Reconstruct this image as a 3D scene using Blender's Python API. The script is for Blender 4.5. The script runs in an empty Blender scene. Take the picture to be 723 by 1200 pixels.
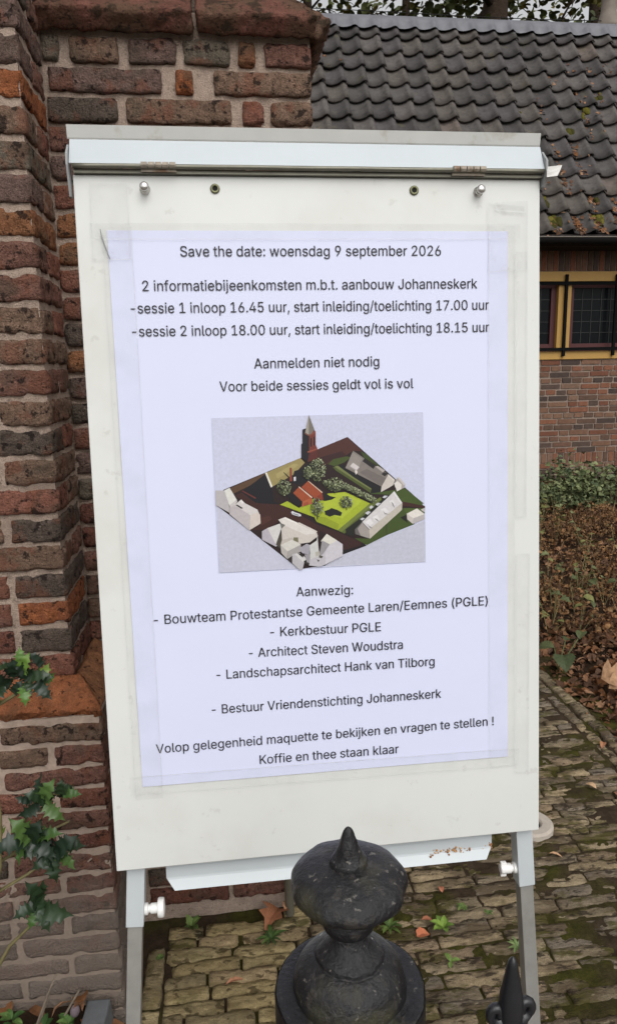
import bpy, bmesh, math, random
import numpy as np
from mathutils import Vector, Matrix

SC = bpy.context.scene
COL = SC.collection
R = math.radians

# ------------------------------------------------------------------ camera, light, exposure
cam_d = bpy.data.cameras.new('camera')
cam = bpy.data.objects.new('camera', cam_d)
COL.objects.link(cam)
SC.camera = cam
cam_d.sensor_fit = 'VERTICAL'
cam_d.sensor_height = 36.0
cam_d.sensor_width = 36.0
cam_d.lens = 850.0 / 1200.0 * 36.0
cam_d.clip_start = 0.05
cam_d.clip_end = 1500
# columns: right, up, back
_cr = Vector((0.99240, -0.12163, -0.01830)).normalized()
_cb = -Vector((0.11560, 0.97311, -0.19930)).normalized()
_cu = _cb.cross(_cr).normalized()
cam.matrix_world = Matrix(((_cr.x, _cu.x, _cb.x, 0), (_cr.y, _cu.y, _cb.y, 0), (_cr.z, _cu.z, _cb.z, 1.46), (0, 0, 0, 1)))

SUN_EL, SUN_AZ = 48.0, 168.0          # azimuth measured from +Y clockwise: light from behind the camera, on the right
w = bpy.data.worlds.new('World')
SC.world = w
w.use_nodes = True
nt = w.node_tree
bg = nt.nodes['Background']
sky = nt.nodes.new('ShaderNodeTexSky')
sky.sky_type = 'NISHITA'
sky.sun_disc = False
sky.sun_elevation = R(SUN_EL)
sky.sun_rotation = R(SUN_AZ)
sky.air_density = 1.0
sky.dust_density = 4.0
hs = nt.nodes.new('ShaderNodeHueSaturation')      # overcast: the blue is greyed out of the sky
hs.inputs['Saturation'].default_value = 0.07
nt.links.new(sky.outputs[0], hs.inputs['Color'])
nt.links.new(hs.outputs[0], bg.inputs['Color'])
bg.inputs['Strength'].default_value = 0.15

sun_d = bpy.data.lights.new('sun', 'SUN')
sun_d.energy = 0.5
sun_d.angle = R(60)
sun_d.color = (1.0, 0.97, 0.92)
sun = bpy.data.objects.new('sun', sun_d)
COL.objects.link(sun)
_a = R(SUN_AZ)
_sd = Vector((math.sin(_a) * math.cos(R(SUN_EL)), math.cos(_a) * math.cos(R(SUN_EL)), math.sin(R(SUN_EL))))
sun.rotation_euler = (-_sd).to_track_quat('-Z', 'Y').to_euler()
sun.location = (0, -3, 8)
SC.view_settings.view_transform = 'Standard'
SC.view_settings.look = 'None'
SC.view_settings.exposure = 0.30
SC.view_settings.gamma = 1.0
SC.view_settings.use_curve_mapping = False
SC.cycles.use_denoising = True
SC.cycles.max_bounces = 8
SC.cycles.transparent_max_bounces = 16

# ------------------------------------------------------------------ helpers
def lin(r, g, b):
    f = lambda c: (c / 255.0) / 12.92 if c <= 10 else (((c / 255.0) + 0.055) / 1.055) ** 2.4
    return (f(r), f(g), f(b))

rng = random.Random(7)
nrg = np.random.RandomState(11)

def _hash(ix, iy, iz, seed):
    h = (ix.astype(np.int64) * 374761393 + iy.astype(np.int64) * 668265263 + iz.astype(np.int64) * 2147483647 + seed * 974634777) & 0xFFFFFFFF
    h = ((h ^ (h >> 13)) * 1274126177) & 0xFFFFFFFF
    h = (h ^ (h >> 16)) & 0xFFFFFF
    return h / float(0xFFFFFF)

def noise3(p, scale, seed=0):
    """value noise in -1..1 for an (n,3) array"""
    q = np.asarray(p, float) * scale
    i = np.floor(q).astype(np.int64)
    f = q - i
    f = f * f * (3 - 2 * f)
    out = 0
    for dx in (0, 1):
        wx = f[:, 0] if dx else 1 - f[:, 0]
        for dy in (0, 1):
            wy = f[:, 1] if dy else 1 - f[:, 1]
            for dz in (0, 1):
                wz = f[:, 2] if dz else 1 - f[:, 2]
                out = out + wx * wy * wz * _hash(i[:, 0] + dx, i[:, 1] + dy, i[:, 2] + dz, seed)
    return out * 2 - 1

def fbm(p, scale, seed=0, oct=3):
    s, a, t = 0, 1.0, 0
    for k in range(oct):
        s = s + a * noise3(p, scale * 2 ** k, seed + k * 17)
        t += a
        a *= 0.5
    return s / t

class MB:
    """collects geometry (with one colour per face) that becomes ONE mesh object"""
    def __init__(self):
        self.v, self.f, self.c, self.m = [], [], [], []
        self.n = 0
    def add(self, verts, faces, col=(1, 1, 1), mat=0):
        verts = np.asarray(verts, float)
        self.v.append(verts)
        for fc in faces:
            self.f.append([i + self.n for i in fc])
        if len(faces) and isinstance(col, list):
            self.c += col
        else:
            self.c += [col] * len(faces)
        self.m += [mat] * len(faces)
        self.n += len(verts)
    def box(self, x0, x1, y0, y1, z0, z1, col=(1, 1, 1), mat=0, M=None, bev=0.0):
        if bev > 0:
            v, f = rounded_box(x1 - x0, y1 - y0, z1 - z0, bev)
            v = v + np.array([(x0 + x1) / 2, (y0 + y1) / 2, (z0 + z1) / 2])
        else:
            v = np.array([[x0, y0, z0], [x1, y0, z0], [x1, y1, z0], [x0, y1, z0], [x0, y0, z1], [x1, y0, z1], [x1, y1, z1], [x0, y1, z1]])
            f = [(0, 3, 2, 1), (4, 5, 6, 7), (0, 1, 5, 4), (1, 2, 6, 5), (2, 3, 7, 6), (3, 0, 4, 7)]
        if M is not None:
            v = xf(v, M)
        self.add(v, f, col, mat)
    def tube(self, pts, rad, seg=8, col=(1, 1, 1), mat=0, cap=True):
        pts = [Vector(p) for p in pts]
        if not hasattr(rad, '__len__'):
            rad = [rad] * len(pts)
        vs, fs = [], []
        prev = None
        for k, p in enumerate(pts):
            d = (pts[min(k + 1, len(pts) - 1)] - pts[max(k - 1, 0)]).normalized()
            if prev is None:
                a = d.orthogonal().normalized()
            else:
                a = (prev - d * prev.dot(d)).normalized()
            prev = a
            b = d.cross(a)
            for s in range(seg):
                t = 2 * math.pi * s / seg
                vs.append(p + (a * math.cos(t) + b * math.sin(t)) * rad[k])
        for k in range(len(pts) - 1):
            for s in range(seg):
                fs.append((k * seg + s, k * seg + (s + 1) % seg, (k + 1) * seg + (s + 1) % seg, (k + 1) * seg + s))
        if cap:
            fs.append(tuple(range(seg))[::-1])
            fs.append(tuple((len(pts) - 1) * seg + s for s in range(seg)))
        self.add([tuple(q) for q in vs], fs, col, mat)
    def lathe(self, prof, seg=48, col=(1, 1, 1), mat=0, M=None, warp=None):
        vs, fs = [], []
        for r, z in prof:
            for s in range(seg):
                t = 2 * math.pi * s / seg
                vs.append((r * math.cos(t), r * math.sin(t), z))
        n = len(prof)
        for k in range(n - 1):
            for s in range(seg):
                fs.append((k * seg + s, k * seg + (s + 1) % seg, (k + 1) * seg + (s + 1) % seg, (k + 1) * seg + s))
        fs.append(tuple(range(seg))[::-1])
        fs.append(tuple((n - 1) * seg + s for s in range(seg)))
        vs = np.array(vs)
        if warp is not None:
            vs = warp(vs)
        if M is not None:
            vs = xf(vs, M)
        self.add(vs, fs, col, mat)
    def build(self, name, mats, parent=None, smooth=False, origin=None):
        v = np.concatenate(self.v) if self.v else np.zeros((0, 3))
        o3 = np.zeros(3)
        if parent is not None:
            o3 = np.array(ORIG[parent.name])
        elif origin is not None:
            o3 = np.array(origin, float)
        me = bpy.data.meshes.new(name)
        me.from_pydata((v - o3).tolist(), [], self.f)
        ca = me.color_attributes.new('Col', 'FLOAT_COLOR', 'CORNER')
        nl = np.array([len(f) for f in self.f])
        cc = np.repeat(np.array([tuple(c[:3]) + (1.0,) for c in self.c], dtype=np.float32).reshape(-1, 4), nl, axis=0)
        ca.data.foreach_set('color', cc.ravel())
        if not isinstance(mats, (list, tuple)):
            mats = [mats]
        for m in mats:
            me.materials.append(m)
        me.polygons.foreach_set('material_index', self.m)
        if smooth:
            me.polygons.foreach_set('use_smooth', [True] * len(self.f))
            if smooth == 'sharp':
                me.set_sharp_from_angle(angle=R(42))
        me.update()
        ob = bpy.data.objects.new(name, me)
        COL.objects.link(ob)
        if parent is not None:
            ob.parent = parent
            ORIG[ob.name] = ORIG[parent.name]
        else:
            ob.location = tuple(o3)
            ORIG[ob.name] = tuple(o3)
        return ob

ORIG = {}

def xf(v, M):
    v = np.asarray(v, float)
    A = np.array(M)
    return v @ A[:3, :3].T + A[:3, 3]

def rounded_box(sx, sy, sz, r):
    """chamfered box, 24 vertices"""
    hx, hy, hz = sx / 2, sy / 2, sz / 2
    bm = bmesh.new()
    bmesh.ops.create_cube(bm, size=1.0)
    for q in bm.verts:
        q.co = Vector((q.co.x * sx, q.co.y * sy, q.co.z * sz))
    bmesh.ops.bevel(bm, geom=list(bm.edges), offset=min(r, hx * .9, hy * .9, hz * .9), segments=2, profile=0.5, affect='EDGES')
    bm.verts.ensure_lookup_table()
    v = np.array([tuple(q.co) for q in bm.verts])
    f = [tuple(q.index for q in fc.verts) for fc in bm.faces]
    bm.free()
    return v, f

_gridcache = {}
def grid_box(nx, ny, nz):
    key = (nx, ny, nz)
    if key in _gridcache:
        return _gridcache[key]
    idx, vs, fs = {}, [], []
    def vid(i, j, k):
        if (i, j, k) not in idx:
            idx[(i, j, k)] = len(vs)
            vs.append((i / nx - .5, j / ny - .5, k / nz - .5))
        return idx[(i, j, k)]
    for i in range(nx):
        for j in range(ny):
            fs.append((vid(i, j, 0), vid(i, j + 1, 0), vid(i + 1, j + 1, 0), vid(i + 1, j, 0)))
            fs.append((vid(i, j, nz), vid(i + 1, j, nz), vid(i + 1, j + 1, nz), vid(i, j + 1, nz)))
    for i in range(nx):
        for k in range(nz):
            fs.append((vid(i, 0, k), vid(i + 1, 0, k), vid(i + 1, 0, k + 1), vid(i, 0, k + 1)))
            fs.append((vid(i, ny, k), vid(i, ny, k + 1), vid(i + 1, ny, k + 1), vid(i + 1, ny, k)))
    for j in range(ny):
        for k in range(nz):
            fs.append((vid(0, j, k), vid(0, j, k + 1), vid(0, j + 1, k + 1), vid(0, j + 1, k)))
            fs.append((vid(nx, j, k), vid(nx, j + 1, k), vid(nx, j + 1, k + 1), vid(nx, j, k + 1)))
    _gridcache[key] = (np.array(vs), fs)
    return _gridcache[key]

def old_brick(mb, x0, x1, y0, y1, z0, z1, col, res=0.0075, r=0.0045, amp=0.0035, seed=0, top=None, M=None):
    """weathered hand-made brick: rounded arrises, pitted and chipped"""
    sx, sy, sz = x1 - x0, y1 - y0, z1 - z0
    n = [max(2, int(round(s / res))) for s in (sx, sy, sz)]
    u, f = grid_box(*n)
    h = np.array([sx, sy, sz]) / 2
    p = u * 2 * h
    c = np.array([(x0 + x1) / 2, (y0 + y1) / 2, (z0 + z1) / 2])
    rr = min(r, h.min() * .8)
    q = np.clip(p, -(h - rr), h - rr)
    d = p - q
    L = np.linalg.norm(d, axis=1)
    nn = d / np.maximum(L, 1e-9)[:, None]
    edge = (np.abs(p) > (h - rr * 1.5)).sum(axis=1)
    p2 = np.where(L[:, None] > 1e-9, q + nn * rr, p)
    wp = p + c
    a = fbm(wp, 28, seed, 3)
    b = noise3(wp, 95, seed + 5)
    chip = np.clip(noise3(wp, 42, seed + 9) - 0.15, 0, 1) * (edge >= 2)
    rid = 1 - np.abs(noise3(wp * np.array([.7, .7, 1.5]), 70, seed + 13))
    pit = np.clip(noise3(wp, 120, seed + 15) - .35, 0, 1)
    dis = amp * (a * 0.8 + b * 0.5 + (rid - .6) * .55 - pit * 1.1) - chip * 0.012
    p2 = p2 + nn * dis[:, None]
    wob = np.stack([noise3(wp, 14, seed + 21), noise3(wp, 14, seed + 22), noise3(wp, 14, seed + 23)], axis=1) * amp * 0.5
    p2 = p2 + wob + c
    if top is not None:
        p2 = top(p2)
    if M is not None:
        p2 = xf(p2, M)
    fc = []
    cen = p2[np.array(f)].mean(axis=1)
    va = noise3(cen, 90, seed + 31) * .45 + noise3(cen, 30, seed + 32) * .35 + noise3(cen, 11, seed + 33) * .4
    c0 = np.array(col)
    cols = [tuple(np.clip(c0 * (1 + 0.28 * t), 0, 1)) for t in va]
    mb.add(p2, f, cols)

def noisy_sheet(mb, O, U, V, nu, nv, amp, scale, col, seed=0, nrm=None):
    """rough sheet: O + U*s + V*t, displaced along its normal"""
    O, U, V = np.array(O, float), np.array(U, float), np.array(V, float)
    s, t = np.meshgrid(np.linspace(0, 1, nu + 1), np.linspace(0, 1, nv + 1), indexing='ij')
    P = O + s.reshape(-1, 1) * U + t.reshape(-1, 1) * V
    N = np.cross(U, V)
    N = N / np.linalg.norm(N)
    P = P + N * (fbm(P, scale, seed, 3) * amp)[:, None]
    idx = lambda i, j: i * (nv + 1) + j
    f = [(idx(i, j), idx(i + 1, j), idx(i + 1, j + 1), idx(i, j + 1)) for i in range(nu) for j in range(nv)]
    cen = P[np.array(f)].mean(axis=1)
    va = fbm(cen, scale * .6, seed + 3, 2)
    c0 = np.array(col)
    mb.add(P, f, [tuple(np.clip(c0 * (1 + .2 * k), 0, 1)) for k in va])

def meta(o, label=None, cat=None, group=None, kind=None):
    if label: o['label'] = label
    if cat: o['category'] = cat
    if group: o['group'] = group
    if kind: o['kind'] = kind
    return o

def thing(name, loc, label, cat, group=None):
    o = bpy.data.objects.new(name, None)
    o.empty_display_size = 0.1
    COL.objects.link(o)
    o.location = loc
    ORIG[o.name] = tuple(loc)
    return meta(o, label, cat, group)

# ------------------------------------------------------------------ materials
def mat(name, base=None, rough=0.6, metal=0.0, vcol=False, var=0.0, vscale=20.0, bump=0.0, bscale=120.0, spec=0.5, spots=None, bdist=0.004, coat=0.0, grain=0.0, stretch=(1, 1, 1)):
    """Principled material: base or the vertex colour 'Col', broken up by noise, with noise bump.
    spots = list of (colour, scale, threshold, softness, strength)"""
    m = bpy.data.materials.new(name)
    m.use_nodes = True
    t = m.node_tree
    bs = t.nodes['Principled BSDF']
    bs.inputs['Roughness'].default_value = rough
    bs.inputs['Metallic'].default_value = metal
    bs.inputs['Specular IOR Level'].default_value = spec
    bs.inputs['Coat Weight'].default_value = coat
    tc = t.nodes.new('ShaderNodeTexCoord')
    geo = t.nodes.new('ShaderNodeNewGeometry')
    pos = geo.outputs['Position']
    if stretch != (1, 1, 1):
        st_ = t.nodes.new('ShaderNodeVectorMath')
        st_.operation = 'MULTIPLY'
        st_.inputs[1].default_value = stretch
        t.links.new(pos, st_.inputs[0])
        pos = st_.outputs[0]
    if vcol:
        a = t.nodes.new('ShaderNodeAttribute')
        a.attribute_name = 'Col'
        cur = a.outputs['Color']
    else:
        rgb = t.nodes.new('ShaderNodeRGB')
        rgb.outputs[0].default_value = tuple(base) + (1,)
        cur = rgb.outputs[0]
    if var > 0:
        n = t.nodes.new('ShaderNodeTexNoise')
        n.inputs['Scale'].default_value = vscale
        n.inputs['Detail'].default_value = 6
        n.inputs['Roughness'].default_value = 0.65
        t.links.new(pos, n.inputs['Vector'])
        mr = t.nodes.new('ShaderNodeMapRange')
        mr.inputs['From Min'].default_value = 0.25
        mr.inputs['From Max'].default_value = 0.75
        mr.inputs['To Min'].default_value = 1 - var
        mr.inputs['To Max'].default_value = 1 + var
        t.links.new(n.outputs['Fac'], mr.inputs['Value'])
        mx = t.nodes.new('ShaderNodeVectorMath')
        mx.operation = 'SCALE'
        t.links.new(cur, mx.inputs[0])
        t.links.new(mr.outputs[0], mx.inputs['Scale'])
        cur = mx.outputs[0]
    if grain > 0:
        n = t.nodes.new('ShaderNodeTexNoise')
        n.inputs['Scale'].default_value = 420
        n.inputs['Detail'].default_value = 3
        n.inputs['Roughness'].default_value = 0.7
        t.links.new(geo.outputs['Position'], n.inputs['Vector'])
        mr = t.nodes.new('ShaderNodeMapRange')
        mr.inputs['From Min'].default_value = 0.3
        mr.inputs['From Max'].default_value = 0.7
        mr.inputs['To Min'].default_value = 1 - grain
        mr.inputs['To Max'].default_value = 1 + grain
        t.links.new(n.outputs['Fac'], mr.inputs['Value'])
        mx = t.nodes.new('ShaderNodeVectorMath')
        mx.operation = 'SCALE'
        t.links.new(cur, mx.inputs[0])
        t.links.new(mr.outputs[0], mx.inputs['Scale'])
        cur = mx.outputs[0]
    for k, (c, sc, th, soft, st) in enumerate(spots or []):
        n = t.nodes.new('ShaderNodeTexNoise')
        n.inputs['Scale'].default_value = sc
        n.inputs['Detail'].default_value = 5
        n.inputs['Roughness'].default_value = 0.6
        ad = t.nodes.new('ShaderNodeVectorMath')
        ad.operation = 'ADD'
        ad.inputs[1].default_value = (k * 7.3 + 1.1, k * 3.1, k * 5.7)
        t.links.new(pos, ad.inputs[0])
        t.links.new(ad.outputs[0], n.inputs['Vector'])
        mr = t.nodes.new('ShaderNodeMapRange')
        mr.inputs['From Min'].default_value = th
        mr.inputs['From Max'].default_value = th + soft
        mr.inputs['To Max'].default_value = st
        t.links.new(n.outputs['Fac'], mr.inputs['Value'])
        mx = t.nodes.new('ShaderNodeMix')
        mx.data_type = 'RGBA'
        mx.inputs['B'].default_value = tuple(c) + (1,)
        t.links.new(mr.outputs[0], mx.inputs['Factor'])
        t.links.new(cur, mx.inputs['A'])
        cur = mx.outputs['Result']
    t.links.new(cur, bs.inputs['Base Color'])
    if bump > 0:
        n = t.nodes.new('ShaderNodeTexNoise')
        n.inputs['Scale'].default_value = bscale
        n.inputs['Detail'].default_value = 7
        n.inputs['Roughness'].default_value = 0.65
        t.links.new(pos, n.inputs['Vector'])
        b = t.nodes.new('ShaderNodeBump')
        b.inputs['Strength'].default_value = bump
        b.inputs['Distance'].default_value = bdist
        t.links.new(n.outputs['Fac'], b.inputs['Height'])
        t.links.new(b.outputs[0], bs.inputs['Normal'])
    return m

M = {}
BRICK_SPOTS = [(lin(136, 86, 66), 18, 0.52, 0.08, 0.5), (lin(92, 84, 72), 11, 0.54, 0.10, 0.5), (lin(44, 36, 33), 48, 0.575, 0.05, 0.85), (lin(42, 35, 32), 110, 0.60, 0.05, 0.7), (lin(158, 142, 128), 75, 0.655, 0.05, 0.55)]  # near-black layers paint the shade of small pits into the brick colour
M['brick'] = mat('old_brick', rough=0.95, vcol=True, var=0.45, vscale=85, bump=1.0, bscale=210, spec=0.12, bdist=0.014, spots=BRICK_SPOTS, grain=0.35)
M['mortar'] = mat('lime_mortar', lin(178, 158, 143), 0.95, var=0.22, vscale=60, bump=1.0, bscale=300, spec=0.1, bdist=0.007, grain=0.25,
                  spots=[(lin(138, 120, 107), 9, 0.52, 0.2, 0.7), (lin(104, 90, 79), 90, 0.60, 0.06, 0.5), (lin(205, 195, 185), 130, 0.70, 0.04, 0.6)])
M['house_brick'] = mat('house_brick', rough=0.9, vcol=True, var=0.25, vscale=30, bump=0.5, bscale=90, spec=0.2)
M['house_mortar'] = mat('house_mortar', lin(140, 124, 113), 0.95, var=0.2, vscale=12, bump=0.3, bscale=90, spec=0.1)
M['paver'] = mat('clay_paver', rough=0.93, vcol=True, var=0.35, vscale=45, bump=0.9, bscale=120, spec=0.15, bdist=0.006)
M['soil'] = mat('mossy_soil', rough=1.0, vcol=True, var=0.35, vscale=70, bump=1.0, bscale=220, spec=0.1, bdist=0.006)
M['tile'] = mat('roof_tile', rough=0.75, vcol=True, var=0.28, vscale=22, bump=0.4, bscale=90, spec=0.3,
                spots=[(lin(92, 86, 62), 6, 0.60, 0.1, 0.4), (lin(48, 46, 45), 14, 0.56, 0.1, .5), (lin(130, 126, 120), 40, 0.69, 0.05, 0.5)])
M['zinc'] = mat('ridge_lead', lin(98, 98, 103), 0.55, metal=0.0, var=0.22, vscale=9, bump=0.2, bscale=14, bdist=0.02)
M['board'] = mat('board_laminate', (0.638, 0.645, 0.620), 0.34, var=0.03, vscale=5, spec=0.4,
                 spots=[(lin(186, 183, 172), 3.2, 0.54, 0.18, 0.45), (lin(176, 174, 166), 38, 0.64, 0.06, 0.35), (lin(120, 118, 112), 150, 0.785, 0.02, 0.5)])
M['clamp_white'] = mat('clamp_paint', (0.46, 0.50, 0.52), 0.38, var=0.04, vscale=10, spots=[(lin(150, 140, 118), 16, 0.66, 0.08, 0.45)])
M['flange'] = mat('flange_paint', (0.46, 0.46, 0.435), 0.45, var=0.07, vscale=14, spots=[(lin(138, 130, 108), 13, 0.56, 0.1, 0.6)])
M['tray'] = mat('tray_paint', (0.48, 0.515, 0.53), 0.4, var=0.03, vscale=8)
M['legpaint'] = mat('leg_paint', (0.50, 0.535, 0.55), 0.42, var=0.04, vscale=12)
M['steel'] = mat('raw_steel', lin(150, 148, 143), 0.45, metal=0.25, var=0.15, vscale=25, bump=0.1, bscale=200)
M['dark_steel'] = mat('dull_rod', lin(112, 110, 98), 0.45, metal=0.5, var=0.2, vscale=40)
M['chrome'] = mat('chrome', (0.62, 0.60, 0.57), 0.22, metal=0.9)
M['brass'] = mat('grommet_brass', lin(112, 112, 84), 0.4, metal=0.6)
M['rust'] = mat('rusty_hinge', lin(150, 140, 126), 0.6, metal=0.3, var=0.3, vscale=90, spots=[(lin(112, 78, 52), 60, 0.52, 0.1, 0.8)])
M['plastic'] = mat('white_plastic', (0.80, 0.79, 0.77), 0.35)
M['greyplastic'] = mat('grey_plastic', lin(142, 144, 144), 0.5, var=0.1, vscale=30)
M['black'] = mat('black_rubber', (0.012, 0.012, 0.012), 0.7)
M['hole'] = mat('dark_hole', (0.006, 0.006, 0.006), 0.9)
M['paper'] = mat('printer_paper', (0.615, 0.638, 0.800), 0.42, var=0.012, vscale=9, spec=0.3)
M['ink'] = mat('toner', lin(26, 25, 31), 0.6)
M['print'] = mat('colour_print', rough=0.45, vcol=True, var=0.10, vscale=240, spec=0.35)
M['iron'] = mat('painted_iron', lin(23, 22, 24), 0.40, var=0.45, vscale=50, bump=0.7, bscale=150, bdist=0.004, spec=0.42, grain=0.25,
                spots=[(lin(64, 62, 44), 15, 0.55, 0.12, 0.65), (lin(58, 54, 50), 60, 0.57, 0.05, 0.6), (lin(116, 112, 104), 110, 0.64, 0.03, 0.6), (lin(190, 188, 182), 55, 0.695, 0.02, 0.85)])
M['spikeiron'] = mat('glossy_black_iron', lin(30, 30, 33), 0.36, var=0.2, vscale=30, bump=0.3, bscale=60, bdist=0.003)
M['yellow'] = mat('yellow_frame_paint', lin(170, 132, 66), 0.6, var=0.06, vscale=12)
M['red'] = mat('dark_red_paint', lin(70, 24, 25), 0.6, var=0.1, vscale=12)
M['barblack'] = mat('black_bar_paint', (0.004, 0.004, 0.004), 0.8, spec=0.1)
M['pane'] = mat('dark_pane', (0.008, 0.009, 0.010), 0.08, var=0.0, spec=0.06, bump=0.05, bscale=3.0, bdist=0.02)
M['lead'] = mat('lead_came', lin(34, 35, 34), 0.6)
M['gutter'] = mat('gutter', lin(22, 20, 20), 0.7, var=0.2, vscale=10, spec=.2)
M['soffit'] = mat('dark_timber', lin(34, 26, 22), 0.8, var=0.2, vscale=10)
M['leaf'] = mat('leaf', rough=0.62, vcol=True, var=0.35, vscale=90, spec=0.25)
M['holly'] = mat('holly_leaf', rough=0.38, vcol=True, var=0.2, vscale=50, spec=0.35)
M['dry'] = mat('dry_leaf', rough=0.8, vcol=True, var=0.3, vscale=70, spec=0.2)
M['bark'] = mat('bark', lin(58, 48, 40), 0.95, var=0.35, vscale=14, bump=0.8, bscale=30, bdist=0.03, spec=0.1)
M['twig'] = mat('twig', lin(104, 96, 62), 0.7, var=0.3, vscale=50)
M['slate'] = mat('slate', lin(92, 94, 96), 0.8, var=0.15, vscale=40, bump=0.4, bscale=120)
M['concrete'] = mat('concrete', lin(172, 162, 150), 0.85, var=0.12, vscale=60, bump=0.4, bscale=160)
M['pavement'] = mat('pavement', lin(112, 106, 98), 0.95, var=0.2, vscale=8, bump=0.5, bscale=60)

def tape_material():
    m = bpy.data.materials.new('clear_tape')
    m.use_nodes = True
    t = m.node_tree
    for n in list(t.nodes):
        t.nodes.remove(n)
    out = t.nodes.new('ShaderNodeOutputMaterial')
    tr = t.nodes.new('ShaderNodeBsdfTransparent')
    tr.inputs[0].default_value = (0.985, 0.985, 0.985, 1)
    pb = t.nodes.new('ShaderNodeBsdfPrincipled')
    pb.inputs['Base Color'].default_value = (0.62, 0.62, 0.62, 1)
    pb.inputs['Roughness'].default_value = 0.22
    geo = t.nodes.new('ShaderNodeNewGeometry')
    n = t.nodes.new('ShaderNodeTexNoise')
    n.inputs['Scale'].default_value = 22
    n.inputs['Detail'].default_value = 4
    t.links.new(geo.outputs['Position'], n.inputs['Vector'])
    mr = t.nodes.new('ShaderNodeMapRange')
    mr.inputs['From Min'].default_value = 0.42
    mr.inputs['From Max'].default_value = 0.72
    mr.inputs['To Min'].default_value = 0.015
    mr.inputs['To Max'].default_value = 0.09
    t.links.new(n.outputs['Fac'], mr.inputs['Value'])
    b = t.nodes.new('ShaderNodeBump')
    b.inputs['Strength'].default_value = 0.5
    b.inputs['Distance'].default_value = 0.004
    t.links.new(n.outputs['Fac'], b.inputs['Height'])
    t.links.new(b.outputs[0], pb.inputs['Normal'])
    mx = t.nodes.new('ShaderNodeMixShader')
    t.links.new(mr.outputs[0], mx.inputs[0])
    t.links.new(tr.outputs[0], mx.inputs[1])
    t.links.new(pb.outputs[0], mx.inputs[2])
    t.links.new(mx.outputs[0], out.inputs[0])
    return m
M['tape'] = tape_material()
M['tape_edge'] = mat('tape_edge', lin(200, 201, 200), 0.5)
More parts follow.
